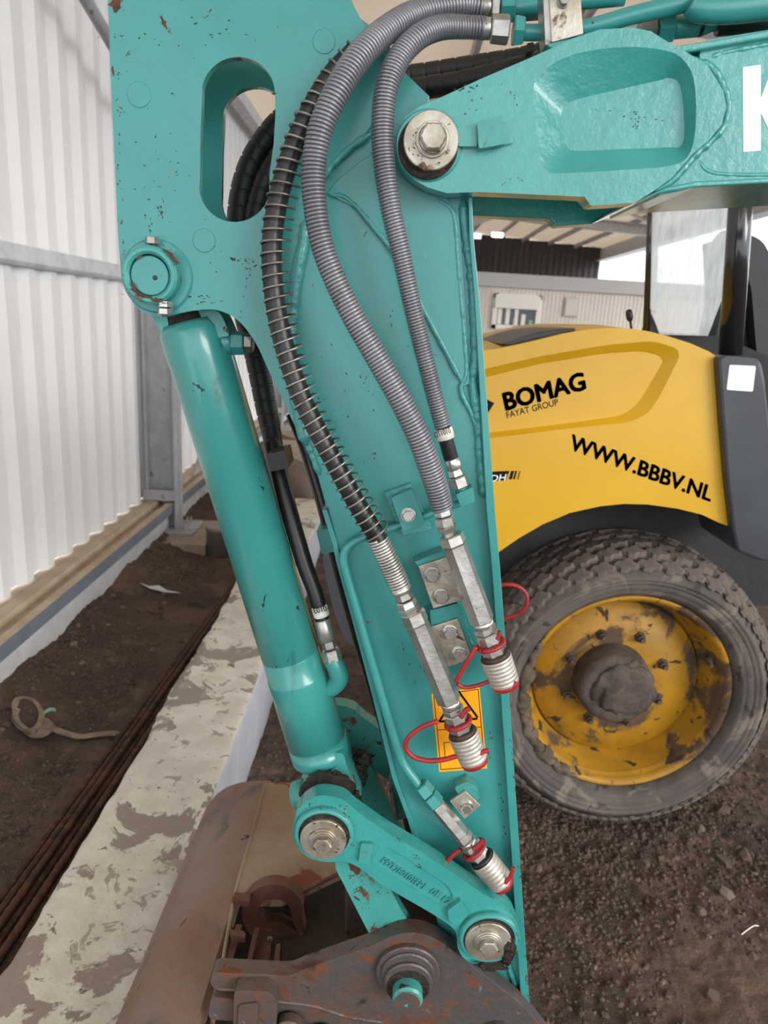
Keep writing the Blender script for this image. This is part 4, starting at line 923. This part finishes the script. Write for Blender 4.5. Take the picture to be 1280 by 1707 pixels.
# rod eye and grease
ROD = rnd_poly([(521, 1255), (572, 1255), (580, 1285), (602, 1330), (600, 1372), (560, 1400), (510, 1396), (492, 1350), (498, 1322), (516, 1290)], 10)
mb = MB(); plate(mb, ROD, .925, .07, ms=0); re_ = build('rod_eye', mb, m_teal_dirty, ex, .006, seg=3)
mb = MB(); p = at(487, 1327, Y=.94); q = at(512, 1322, Y=.94); mb.lathe(p, q, [(0, .016), (.004, .021), (.016, .022), (.03, .021)], 20); build('grease_fitting_boss', mb, m_teal_dirty, re_)
def lump(parent, name, x, y, Y, rpx, mt, seed, sq=(1, 1, 1), rough_=.3):
    c = at(x, y, Y=Y); r = rpx/scl(c); bm = bmesh.new(); bmesh.ops.create_icosphere(bm, subdivisions=4, radius=1); rr = random.Random(seed)
    mb = MB(); vs = []
    for v in bm.verts:
        d = v.co; k = 1+rough_*(fbm(np.array([d.x*3+seed]), np.array([d.y*3+d.z*2.2]), 4, seed)[0]-.5)*2
        vs.append(c+Vector((d.x*sq[0], d.y*sq[1], d.z*sq[2]))*r*k)
    mb.add(vs, [tuple(v.index for v in f_.verts) for f_ in bm.faces], 0, True); bm.free(); return build(name, mb, mt, parent)
lump(re_, 'grease', 546, 1318, .905, 44, m_grease, 2, (1, .4, .85), .2)
lump(re_, 'grease', 592, 1264, .99, 24, m_grease, 4, (1.1, .8, .7), .5); lump(re_, 'grease', 590, 1335, .905, 14, m_grease, 5, (1, .7, 1.4), .5)
lump(re_, 'grease', 598, 1290, .97, 16, m_grease, 6, (.9, .7, 1.5), .4); lump(re_, 'grease', 608, 1268, .95, 10, m_grease, 7, (1, .7, 1), .4)

# ---- bucket link (front) with bosses, pocket and raised number
YLK = .850
LK = [(540, 1326), (572, 1333), (592, 1350), (640, 1384), (680, 1408), (735, 1442), (804, 1489), (832, 1503), (852, 1522), (865, 1548), (867, 1572), (850, 1604), (814, 1614), (778, 1602), (763, 1580), (759, 1552), (728, 1528), (680, 1500), (632, 1472), (604, 1450), (575, 1436), (545, 1437), (512, 1428), (492, 1405), (488, 1378), (498, 1348), (518, 1331)]
LK = closed(LK, 3)
RM = rnd_poly([(631, 1410), (650, 1413), (745, 1475), (756, 1493), (750, 1510), (736, 1512), (632, 1447), (620, 1432)], 5, 3)
cxm = sum(x for x, y in RM)/len(RM); cym = sum(y for x, y in RM)/len(RM)
FM = []
for x, y in RM:
    d = np.array([x-cxm, y-cym]); l = np.linalg.norm(d); FM.append(tuple(np.array([x, y])-d/l*3.5))
mb = MB(); pocket(mb, LK, RM, FM, YLK, .004, .026); lk = build('bucket_link', mb, m_teal_cast, ex, .0035, seg=3)
mb = MB(); plate(mb, scaled(LK, YLK/1.05), 1.05, .026); build('bucket_link', mb, m_teal_dirty, ex, .003)
text_on('raised_number', 'PDT2B0101EP1', (634, 1444-8), (703, 1484-3), YLK+.004, 13, m_teal, lk, .012, extrude=.0018, th=.0006)
text_on('raised_number', '0E', (715, 1487), (730, 1496), YLK+.004, 13, m_teal, lk, .012, extrude=.0018, th=.0006)
text_on('raised_number', '17', (735, 1500), (746, 1507), YLK+.004, 13, m_teal, lk, .012, extrude=.0018, th=.0006)
for (bx_, by_, wx, wy) in ((540, 1391, 539, 1397), (815, 1564, 813, 1567)):
    p = at(bx_, by_, Y=.843); r = 50/scl(p); mb = MB(); q = p-Vector((0, 1, 0))
    mb.lathe(p+Vector((0, .05, 0)), q, [(0, r), (.049, r), (.0525, r*.95), (.053, r*.86), (.0505, r*.84)], 56, smooth=False); build('link_boss', mb, m_teal_cast, lk, .0008)
    disc(lk, 'grease_ring', bx_, by_+1, .8445, 44, .003, m_grease); disc(lk, 'pin_washer', wx, wy, .8415, 38.5, .005, m_washer, bev=.001)
    disc(lk, 'bolt_washer', wx, wy+3, .8365, 23, .004, m_washer); bolt(lk, wx, wy+5, .8325, 31, m_washer, h=.009, name='pin_bolt')
lump(lk, 'grease', 846, 1582, .842, 17, m_grease, 11, (.8, .5, 1.7), .5); lump(lk, 'grease', 820, 1610, .842, 14, m_grease, 12, (1.8, .5, .6), .5)
mb = MB(); plate(mb, rnd_poly([(602, 1406), (623, 1408), (616, 1442), (597, 1438)], 3), YLK-.006, .008); build('lock_block', mb, m_teal_dirty, lk, .002)
mb = MB(); plate(mb, rnd_poly([(746, 1518), (768, 1502), (781, 1524), (762, 1546), (748, 1534)], 3), YLK-.009, .012); build('lock_block', mb, m_teal_cast, lk, .002)
# guide link behind it
GL = rnd_poly([(548, 1392), (560, 1450), (590, 1508), (623, 1572), (665, 1585), (695, 1560), (668, 1516), (645, 1470), (612, 1400), (590, 1370)], 6)
mb = MB(); plate(mb, GL, .892, .018); gl_near = build('guide_link', mb, m_teal_dirty, ex, .0015)
mb = MB(); plate(mb, scaled(GL, .892/1.04), 1.04, .018); build('guide_link', mb, m_teal_dirty, ex, .0015)
wrapped('wrapped_hose', [(640, 1452, .93, 14), (652, 1492, .93, 15), (672, 1528, .92, 16), (700, 1548, .91, 17), (724, 1560, .91, 17), (760, 1580, .92, 17)], pitch=.012)
lump(arm, 'grease', 800, 1520, .90, 26, m_grease, 15, (1.5, .12, .6), .5)

# ---- quick hitch ears, pin and locking pieces
HE = rnd_poly([(353, 1624), (362, 1621), (483, 1627), (507, 1616), (560, 1597), (620, 1577), (645, 1564), (668, 1556), (690, 1554), (712, 1559), (735, 1570), (769, 1597), (821, 1636), (872, 1677), (900, 1710), (930, 1750), (700, 1770), (470, 1760), (462, 1680), (440, 1666), (405, 1653), (355, 1648), (350, 1636)], 16, 3)
mb = MB(); plate(mb, HE, .866, .026, ms=0); qh = build('quick_hitch', mb, m_steel_rust, ex, .003, seg=3)
mb = MB(); plate(mb, scaled([(560, 1600), (640, 1570), (690, 1560), (769, 1600), (872, 1680), (900, 1760), (560, 1760)], .866/1.03), 1.03, .026); build('hitch_ear', mb, m_steel_rust, qh, .003)
bead(qh, [(360, 1648), (420, 1652), (460, 1668), (520, 1676), (580, 1694), (640, 1704)], .867, 7, m_steel_rust)
for (y, r0, Ya, h_, mt_) in ((1619, 53, .866, .010, m_steel_rust), (1624, 45, .857, .006, m_steel_rust), (1645, 40, .866, .021, m_steel_rust), (1648, 37, .846, .002, m_grease)):
    disc(qh, 'pin_boss' if mt_ is m_steel_rust else 'grease_ring', 680, {1619: 1614, 1624: 1622, 1645: 1620, 1648: 1645}[y], Ya, r0, h_, mt_, bev=.002)
disc(qh, 'hitch_pin', 679, 1649, .845, 25, .020, m_teal_dirty, bev=.003); disc(qh, 'pin_face', 678, 1672, .8252, 22, .0006, m_steel_rust, bev=.0003)
disc(qh, 'grease_hole', 677, 1676, .8245, 3, .0004, m_teal, bev=.0001)
bx = [('lock_block', [(390, 1652), (445, 1652), (462, 1668), (458, 1760), (388, 1760)], .842, .05), ('lock_block', [(352, 1662), (392, 1666), (392, 1702), (350, 1700), (347, 1690)], .860, .04), ('lock_plate', [(398, 1676), (430, 1672), (428, 1740), (394, 1740)], .838, .01)]
for nm, pts, Y_, th in bx: mb = MB(); plate(mb, rnd_poly(pts, 6), Y_, th); build(nm, mb, m_steel_rust, qh, .003)
for x, y, r in ((483, 1706, 23), (537, 1728, 26)): disc(qh, 'round_knob', x, y, .86, r, .02, m_steel_rust, bev=.006)
disc(qh, 'round_knob', 828, 1722, .866, 28, .012, m_steel_rust, bev=.004)

# ---- bucket
Yf = 1.46; zt = at(440, 1303, Y=Yf).z
fx = [at(x, y, Y=Yf) for x, y in ((600, 1303), (540, 1301), (490, 1300), (450, 1301), (420, 1302), (398, 1305), (378, 1312), (362, 1323), (352, 1334))]
prof = [(p.x, p.z) for p in fx]; lx, lz = prof[-1]
prof += [(lx-.012, lz-.02), (lx-.022, lz-.05), (lx-.026, lz-.10), (lx-.018, lz-.17), (lx+.01, lz-.24), (lx+.06, lz-.29), (lx+.14, lz-.32)]
def brow(y, off=0):
    k = (Yf-y)/1.0; out = []
    for i, (x, z) in enumerate(prof):
        out.append((x-.022*k+off*(.0), y, z))
    return out
ys_ = np.linspace(.44, Yf, 50)
mb = MB(); first = 3
rings = []
for y in ys_: rings.append(brow(y)[first:])
mb.loft(rings, 0, True, False)
inner = [[(x+.012, y, z-.012) for x, y, z in r] for r in rings]; mb.loft(inner, 0, True, False)
mb.loft([rings[-1], inner[-1]], 0, False, False); mb.loft([[r[0] for r in rings], [r[0] for r in inner]], 0, False, False)
bk = build('bucket', mb, m_bucket, ex)
def zpoly(mb, pts, z, th, mi=0): return mb.extr([at(x, y, Z=z) for x, y in pts], (0, 0, -th), mi)
mb = MB(); zpoly(mb, [(441, 1304), (604, 1305), (640, 1330), (650, 1400), (600, 1441), (495, 1490), (470, 1500), (385, 1500), (396, 1468), (425, 1372)], zt+.004, .016); build('back_plate', mb, m_bucket2, bk, .001)
bead_pts = [at(x, y, Z=zt+.004) for x, y in ((441, 1306), (424, 1375), (398, 1465), (384, 1530), (372, 1600), (362, 1660), (352, 1720))]
mb = MB(); mb.tube(cat([tuple(p) for p in bead_pts], 8), .0035, 8); build('weld_seam', mb, m_bucket2, bk)
mb = MB(); mb.tube([at(495, 1490, Z=zt+.006), at(615, 1432, Z=zt+.006)], .004, 8); build('plate_edge', mb, m_lug, bk)
mb = MB(); zpoly(mb, [(330, 1720), (385, 1502), (520, 1470), (640, 1400), (760, 1560), (800, 1720)], zt-.13, .01); build('inner_plate', mb, m_dirt_in, bk)
for pts, dz in (([(362, 1650), (374, 1600), (393, 1540), (404, 1540), (388, 1600), (377, 1650)], 0), ([(403, 1640), (420, 1562), (425, 1545), (433, 1545), (420, 1600), (412, 1640)], -.008), ([(412, 1640), (430, 1565), (452, 1572), (445, 1640)], -.03), ([(452, 1640), (460, 1572), (468, 1572), (462, 1640)], -.008), ([(466, 1640), (474, 1500), (500, 1494), (560, 1540), (640, 1560), (600, 1640)], -.075)):
    mb = MB(); zpoly(mb, pts, zt+dz, .02); build('rib_plate', mb, m_lug if dz > -.05 else m_dirt_in, bk, .0015)
for pts in ([(390, 1487), (418, 1489), (416, 1503), (392, 1499)], [(382, 1548), (408, 1552), (410, 1563), (385, 1558)]):
    mb = MB(); zpoly(mb, rnd_poly(pts, 4), zt+.022, .012); build('guide_tab', mb, m_lug, bk, .002)
LG = [(455+52*math.cos(math.radians(a)), 1524+50*math.sin(math.radians(a))) for a in range(50, 352, 8)]+[(503, 1524), (508, 1552), (496, 1556), (486, 1528)]
LG += [(457+27*math.cos(math.radians(a)), 1519+20*math.sin(math.radians(a))) for a in range(345, 60, -12)]+[(484, 1548), (505, 1560)]
mb = MB(); plate(mb, LG, 1.10, .024); lug = build('lifting_lug', mb, m_lug, bk, .004, seg=3)
text_on('stamped_number', '3', (446, 1568), (446, 1560), 1.10, 8, m_tan, lug, .02, up=(454, 1568))

# ================================================================== road roller
rl = thing('road_roller', 'yellow and dark grey road roller with a muddy tyre, parked behind the excavator arm', 'roller', (.79, 2.2, 0))
YR = 1.90
HD = [(620, 640), (700, 612), (790, 588), (808, 584), (830, 581), (860, 575), (895, 567), (940, 556), (975, 550), (1008, 547), (1045, 547), (1080, 552), (1112, 560), (1150, 572), (1182, 586), (1194, 594), (1198, 602), (1203, 660), (1210, 760), (1220, 879), (1200, 872), (1170, 858), (1130, 848), (1080, 841), (1040, 840), (1000, 844), (950, 855), (905, 874), (865, 897), (826, 924), (800, 946), (760, 990), (700, 1060), (640, 1060)]
HR = rnd_poly([(760, 628), (812, 614), (900, 594), (1010, 575), (1090, 568), (1130, 582), (1132, 596), (1100, 660), (1080, 690), (1050, 704), (960, 713), (812, 731), (760, 738)], [6, 0, 0, 20, 20, 8, 4, 10, 14, 20, 0, 0, 6], 5)
HF = rnd_poly([(766, 640), (812, 630), (900, 608), (1010, 590), (1075, 586), (1104, 594), (1110, 603), (1082, 652), (1066, 676), (1042, 694), (960, 706), (812, 724), (766, 731)], [6, 0, 0, 20, 20, 8, 4, 10, 14, 20, 0, 0, 6], 5)
mb = MB(); pocket(mb, HD, HR, HF, YR, .022, .05); hood = build('hood', mb, m_yellow, rl, .012, seg=3)
# hood top: rounded shoulder carried back
top = HD[1:18]; mb = MB(); rows = []
for (dy, dz) in ((0.004, -.012), (.03, .0), (.3, .008), (.9, .008)):
    rows.append([Vector(at(x, y, Y=YR))+Vector((0, dy, dz)) for x, y in top])
mb.loft(rows, 0, True, False); build('hood_top', mb, m_yellow, rl)
mb = MB(); g = [(838, 581), (880, 566), (925, 556), (962, 552), (940, 560), (900, 566), (860, 575)]
mb.extr([Vector(at(x, y, Y=YR))+Vector((0, .03, .006)) for x, y in [(838, 578), (872, 566), (905, 557), (930, 554), (965, 551), (962, 556), (900, 570), (850, 581)]], (0, .5, 0)); build('hood_grille', mb, m_dark, hood, .003)
bom = text_on('lettering', 'BOMAG', (842, 684), (978, 648), YR+.0222, 30, m_ink, hood, .045, up=(836, 657))
text_on('lettering', 'FAYAT GROUP', (845, 697), (931, 675), YR+.0222, 11, m_ink, hood, .012, up=(843, 687))
text_on('lettering', 'WWW.BBBV.NL', (948, 748), (1184, 836), YR, 26, m_ink, hood, .035, up=(954, 721))
mb = MB(); Yq = YR+.0215
for pts in ([(788, 655), (808, 690), (812, 691), (824, 672), (808, 663)],): mb.extr(px_loop([(792, 683), (806, 663), (824, 672), (811, 692)], Yq), (0, .0006, 0))
dm = build('emblem', mb, m_ink, hood); mb = MB(); mb.extr(px_loop([(803, 678), (807, 670), (813, 674), (809, 681)], Yq-.0006), (0, .0006, 0)); build('emblem_centre', mb, m_orange, hood)
Yq = YR-.0008; mb = MB(); mb.extr(px_loop([(800, 787), (849, 785), (843, 801), (796, 803)], Yq), (0, .0006, 0))
for x, wd in ((852, 5), (859, 3), (866, 1.6)): mb.extr(px_loop([(x, 785), (x+wd, 785), (x+wd-4, 799), (x-4, 799)], Yq), (0, .0006, 0))
build('emblem', mb, m_ink, hood)
text_on('lettering', 'DH', (817, 803), (842, 801), Yq, 12, m_white, hood, .012, up=(820, 790))
# dark body, arch, bumper
mb = MB(); plate(mb, [(640, 640), (1190, 600), (1260, 600), (1300, 700), (1900, 700), (1900, 1010), (1262, 1010), (1200, 1060), (860, 1060), (800, 1080), (620, 1080)], YR+.30, .5); build('wheel_arch', mb, m_well, rl)
mb = MB(); ring_o = [at(x, y, Y=YR+.012) for x, y in HD[19:30]]; ring_i = [p+Vector((0, .3, 0)) for p in ring_o]; ring_l = [p+Vector((0, 0, -.0)) for p in ring_i]
mb.loft([ring_o, ring_i], 0, True, False); mb.loft([[p+Vector((0, 0, .012)) for p in ring_o], [p+Vector((0, 0, .012)) for p in ring_i]], 0, True, False); build('arch_lining', mb, m_well, rl)
mb = MB(); plate(mb, rnd_poly([(536, 930), (570, 905), (640, 900), (640, 1075), (600, 1085), (575, 1068), (556, 1020)], 10), YR+.05, .6); build('rear_bumper', mb, m_dark, rl, .02)
# side pillar box with blank white sticker
FP = [(1197, 598), (1206, 592), (1262, 597), (1270, 604), (1276, 632), (1290, 760), (1300, 930), (1286, 936), (1262, 934), (1230, 921), (1226, 905), (1221, 880), (1212, 800), (1204, 700)]
mb = MB(); plate(mb, FP, YR-.03, .25); fp = build('pillar_box', mb, m_dark, rl, .008)
mb = MB(); mb.extr(px_loop(rnd_poly([(1216, 608), (1260, 610), (1255, 653), (1211, 650)], 3), YR-.0308), (0, .0006, 0)); build('sticker', mb, m_white, fp)
mb = MB(); a, b = at(1217, 592, Y=2.0), at(1246, 170, Y=2.0); mb.tube([a, b], 18.5/scl(a), 28); build('roof_post', mb, m_postm, rl)
mb = MB(); a, b = at(1077, 556, Y=2.35), at(1090, 220, Y=2.35); mb.tube([a, b], 5.8/scl(a), 12); build('window_post', mb, m_postm, rl)
GP = [(1095, 220), (1222, 220), (1214, 400), (1205, 495), (1180, 560), (1100, 558), (1084, 515)]
mb = MB(); plate(mb, GP, 2.34, .006); build('window_pane', mb, m_glass, rl)
mb = MB(); plate(mb, [(1090, 220), (1103, 220), (1094, 520), (1084, 515)], 2.335, .004); build('pane_edge', mb, m_glass, rl)
mb = MB(); plate(mb, rnd_poly([(1200, 400), (1215, 396), (1250, 390), (1272, 402), (1292, 440), (1300, 600), (1190, 600), (1193, 560), (1205, 500)], [0, 10, 20, 20, 20, 0, 0, 0, 0]), 2.5, .14); seat = build('seat', mb, m_seat, rl, .03, seg=4)
mb = MB(); plate(mb, rnd_poly([(1196, 400), (1214, 380), (1240, 392), (1280, 470), (1290, 600), (1262, 600), (1252, 480), (1228, 410)], 8), 2.44, .05); build('seat_bolster', mb, m_seat, seat, .015)
mb = MB(); plate(mb, [(1080, 552), (1200, 560), (1300, 600), (1300, 660), (1150, 640), (1060, 600)], 2.38, .4); build('cab_floor_console', mb, m_well, rl, .01)
mb = MB(); plate(mb, rnd_poly([(1084, 520), (1100, 558), (1095, 575), (1072, 560), (1078, 540)], 3), 2.36, .03); build('console_side', mb, m_dark, rl)
mb = MB(); a = at(1053, 552, Y=2.3); b = at(1050, 532, Y=2.3); mb.tube([a, b], .004, 8); mb.lathe(b+(b-a)*.1-Vector((0, 0, .0)), b+(b-a)*2, [(-.01, .006), (0, .011), (.02, .010), (.026, .006)], 14); build('control_lever', mb, m_black, rl)

# wheel
wc = Vector((.783, 2.0, .480)); Wo = .48
def wl_(mb, prof, n=96, mi=0, smooth=True): return mb.lathe(Vector((wc.x, 2.0, wc.z)), Vector((wc.x, 1.0, wc.z)), prof, n, mi, smooth, False)
# t grows towards the camera: t = 2.0 - Y
tp = [(-.34, .36), (-.36, .42), (-.30, .455), (-.22, .461), (-.10, .463), (-.02, .456), (.015, .443), (.042, .425), (.056, .410), (.066, .400), (.070, .394), (.064, .388), (.063, .386), (.066, .384), (.060, .376), (.0575, .374), (.059, .372), (.052, .356), (.050, .354), (.051, .351), (.044, .342), (.03, .332), (.012, .326), (-.02, .322)]
mb = MB(); wl_(mb, tp); wh = build('wheel', mb, m_tyre, rl)
mb = MB(); wl_(mb, [(-.30, .20), (-.28, .29), (.0, .300), (.008, .318), (.018, .327), (.024, .322), (.018, .312), (.008, .304), (-.008, .302), (-.03, .292), (-.06, .284), (-.09, .272), (-.10, .268)]); build('rim', mb, m_rim, wh)
mb = MB(); wl_(mb, [(-.12, .2745), (-.12, .268), (-.094, .264), (-.088, .262), (-.086, .13), (-.086, .0)], 64); build('wheel_disc', mb, m_rim, wh)
mb = MB(); hc = Vector((wc.x-.018, 2.0, wc.z)); mb.lathe(hc, hc-Vector((0, 1, 0)), [(-.09, .122), (-.02, .118), (-.005, .112), (.002, .10), (.006, .04), (.006, .0)], 40, caps=False); build('hub', mb, m_hub, wh)
for k in range(8):
    a = math.radians(22+45*k); c = Vector((wc.x-.005+.160*math.cos(a), 2.0+.086, wc.z+.160*math.sin(a)))
    mb = MB(); mb.lathe(c, c-Vector((0, 1, 0)), [(0, .019), (.006, .018), (.007, .014), (.024, .013)], 6, smooth=False); mb.lathe(c, c-Vector((0, 1, 0)), [(.024, .008), (.036, .007)], 10); build('wheel_nut', mb, m_hub, wh)
c = Vector((wc.x+.268, 2.045, wc.z+.105)); mb = MB(); mb.lathe(c, c+Vector((-.2, -1, -.1)), [(0, .012), (.02, .011), (.021, .006), (.045, .005)], 12); build('tyre_valve', mb, m_hub, wh)
# dried mud caked on the rim edge
rr = random.Random(9)
for a0, a1, n_ in ((150, 248, 30),):
    mb = MB(); P = []; R = []
    for i in range(90):
        a = math.radians(a0+(a1-a0)*i/89); q = .318+.004*math.sin(i*.9); P.append((wc.x+q*math.cos(a), 2.0-.022, wc.z+q*math.sin(a))); R.append(max(.004, (.017+.006*math.sin(i*.4)+.005*rr.random())*min(1, (i+2)/14, (91-i)/14)))
    mb.tube(P, R, 12); build('caked_mud', mb, m_mud, wh)
lump(wh, 'caked_mud', 1040, 1150, 1.998, 50, m_hub, 21, (1, .18, 1), .35)
# tread: rows of notched diamond blocks, every block its own part
def tread_block(r, t0, t1, slope, prot):
    """notched diamond on the crown at angle 0"""
    mb = MB(); out = []
    sh = [(-1, -.25), (-.55, -.75), (-.2, -.55), (.1, -1), (.6, -.8), (.55, -.35), (1, .1), (.7, .65), (.25, .55), (-.05, 1), (-.55, .8), (-.6, .3)]
    hw = .037; ht = abs(t1-t0)/2; tm = (t0+t1)/2
    def pos(u, v, lift):
        tt = tm+v*ht; rad = r+slope*(v)+lift; a = u*hw/r
        return Vector((wc.x+rad*math.sin(a), 2.0-tt, wc.z+rad*math.cos(a)))
    n = len(sh); lo = [pos(u*1.05, v*1.05, -.004) for u, v in sh]; hi = [pos(u*.92, v*.92, prot) for u, v in sh]; cen = pos(0, 0, prot)
    mb.add(lo+hi+[cen], [(i, (i+1) % n, (i+1) % n+n, i+n) for i in range(n)]+[(i+n, (i+1) % n+n, 2*n) for i in range(n)])
    return mb
rows = [(.431, .030, .062, -.013, .006, 0, 40), (.452, -.022, .022, -.008, .011, .5, 40), (.463, -.085, -.035, -.002, .012, 0, 40), (.463, -.15, -.10, .000, .012, .5, 40), (.461, -.215, -.165, .003, .012, 0, 40), (.455, -.28, -.23, .006, .012, .5, 40)]
for r, t0, t1, sl, pr2, ph, cnt_ in rows:
    base_o = None
    for k in range(cnt_):
        a = 2*math.pi*(k+ph)/cnt_; deg = math.degrees(a) % 360
        if base_o is None:
            mb = tread_block(r, t0, t1, sl, pr2); bo = build('tread_block', mb, m_tread, None, loc=tuple(wc)); base_o = bo
            # tread block mesh is centred on the wheel axis, so a turn about Y places it
            o = bo
        else:
            o = link(bpy.data.objects.new('tread_block', base_o.data))
        o.parent = wh; o.location = wc-world_loc(wh); o.rotation_euler = (0, a, 0)

# ------------------------------------------------------------------ chipped paint: irregular bare spots, one mesh per place
def chips(parent, Y, items, mt, seed=1, name='chipped_paint'):
    r_ = random.Random(seed); mb = MB()
    for (x, y, L, W_, ang, n) in items:
        ca_, sa_ = math.cos(math.radians(ang)), math.sin(math.radians(ang))
        for k in range(n):
            t = r_.gauss(0, .45) if n > 1 else 0; u = r_.gauss(0, .5) if n > 1 else 0
            cx, cy = x+ca_*t*L-sa_*u*W_, y+sa_*t*L+ca_*u*W_
            l = L*.5 if n == 1 else min(L*.3, r_.uniform(.8, 3.4)); w2 = W_*.5 if n == 1 else min(W_*.5, r_.uniform(.5, 1.6)); m_ = 14; pts = []
            for q in range(m_):
                a = 2*math.pi*q/m_; rr_ = r_.uniform(.45, 1.15); e, f_ = math.cos(a)*l*rr_, math.sin(a)*w2*rr_
                pts.append((cx+ca_*e-sa_*f_, cy+sa_*e+ca_*f_))
            P = px_loop(pts, Y-.0003-.00002*(k % 5)); c = sum(P, Vector())/m_
            mb.add(P+[c], [(i, (i+1) % m_, m_) for i in range(m_)])
    return tag(build(name, mb, mt, parent), kind='stuff')
m_chipr = mat('bare_rusty_steel', (92, 52, 36), (60, 42, 34), 120, .8, detail=3)
m_chipk = mat('black_scratch', (30, 28, 26), (44, 38, 32), 150, .7)
chips(arm, YP, [(192, 8, 26, 30, 0, 1), (203, 5, 10, 22, 20, 5), (273, 37, 26, 9, 66, 1), (277, 46, 26, 10, 66, 8), (186, 60, 5, 30, 88, 9), (188, 118, 26, 4, 86, 1), (197, 200, 60, 2.5, 86, 6), (199, 300, 90, 3, 86, 10), (203, 400, 60, 4, 84, 9), (200, 121, 11, 8, 20, 6), (236, 60, 8, 4, -40, 4), (216, 86, 16, 5, -50, 4), (201, 184, 10, 9, 30, 5), (345, 22, 10, 4, -40, 4)], m_chipr, 3)
chips(arm, YP, [(404, 436, 34, 16, 20, 14), (388, 432, 12, 5, 30, 1), (424, 444, 20, 6, -35, 3), (412, 462, 34, 2, -60, 4), (405, 500, 60, 1.6, 100, 5), (268, 350, 30, 6, 85, 12), (246, 365, 26, 8, 80, 8), (340, 500, 26, 14, 0, 16), (360, 420, 30, 20, 10, 8), (300, 60, 60, 50, 30, 10), (380, 40, 80, 40, 0, 10), (250, 250, 60, 100, 0, 14), (290, 300, 70, 60, 0, 10), (458, 156, 4, 12, 80, 1)], m_chipk, 4)
chips(arm, YA, [(738, 478, 12, 5, 80, 4), (733, 470, 14, 3, 84, 2), (735, 500, 50, 12, 80, 12), (740, 410, 50, 30, 60, 22), (732, 445, 26, 4, 90, 4), (610, 640, 40, 12, 70, 8), (640, 590, 30, 1.5, 100, 4), (610, 390, 20, 2, -60, 3), (624, 760, 14, 5, 110, 5), (560, 640, 100, 40, 60, 12), (690, 560, 60, 60, 0, 10), (655, 540, 40, 6, 90, 4)], m_chipk, 5)
chips(arm, YA, [(600, 1036, 16, 5, 70, 3), (580, 977, 14, 3, 100, 2), (760, 1250, 60, 30, 80, 8), (815, 1240, 30, 6, 90, 6), (838, 1330, 30, 10, 80, 6), (840, 1380, 20, 8, 80, 6), (700, 1100, 60, 40, 80, 8)], m_chipk, 6)
chips(arm, .889, [(860, 1320, 60, 2.5, 84, 12), (868, 1450, 60, 3, 85, 12), (876, 1560, 50, 4, 85, 10), (879, 1640, 40, 6, 85, 14), (852, 1240, 30, 2, 85, 5)], m_chipr, 7)
chips(boom, YB, [(850, 152, 22, 2, 45, 4), (860, 170, 30, 1.4, 70, 4), (772, 146, 12, 5, -20, 6), (788, 148, 10, 3, -20, 3), (840, 305, 16, 1.6, -40, 3), (868, 300, 12, 1.5, 50, 2), (790, 172, 30, 14, 0, 6)], m_chipk, 8)
chips(boom, YB+.0157, [(1062, 198, 22, 9, 10, 9), (1060, 208, 4, 20, 0, 5), (1010, 184, 60, 1.2, 4, 5), (1100, 200, 40, 1.2, 10, 4)], m_chipk, 9)
chips(lk, YLK, [(696, 1432, 22, 8, 35, 5), (660, 1398, 14, 5, 35, 4), (700, 1444, 14, 6, 35, 5)], m_chipr, 10)
chips(lk, .7905+.0, [], m_chipr, 11) if False else None
chips(gl_near, .892, [(592, 1448, 26, 24, 30, 1), (586, 1452, 34, 20, -40, 8), (640, 1490, 10, 5, 0, 3), (606, 1500, 30, 14, 60, 8)], m_chipr, 12)

chips(arm, YP-.0244, [(230, 488, 34, 6, 30, 1), (243, 494, 30, 7, 18, 1), (262, 500, 30, 8, 2, 1), (222, 476, 22, 6, 60, 1), (283, 424, 30, 9, 40, 1), (293, 436, 14, 8, 60, 1), (232, 428, 14, 5, -40, 1), (250, 498, 50, 8, 12, 14), (288, 428, 26, 10, 45, 10)], m_chipr, 21)
chips(boom, .8475, [(745, 206, 10, 5, 40, 2), (688, 238, 26, 8, 90, 10), (700, 262, 22, 8, 50, 8), (722, 272, 20, 5, 0, 6), (694, 214, 10, 6, -50, 4)], m_chipk, 22)
chips(lk, .8365, [(525, 1372, 16, 5, -30, 3), (560, 1420, 10, 4, 0, 3), (800, 1545, 14, 6, -40, 4), (835, 1590, 16, 6, 60, 4)], m_chipk, 23)
chips(lk, .8425-.0527+.0525, [], m_chipr, 24) if False else None
chips(lk, .8397, [(540, 1346, 60, 5, 0, 16), (580, 1362, 20, 4, 40, 5), (520, 1338, 16, 5, -15, 4), (586, 1400, 6, 16, 0, 5), (862, 1562, 4, 14, 0, 5)], m_chipr, 31)
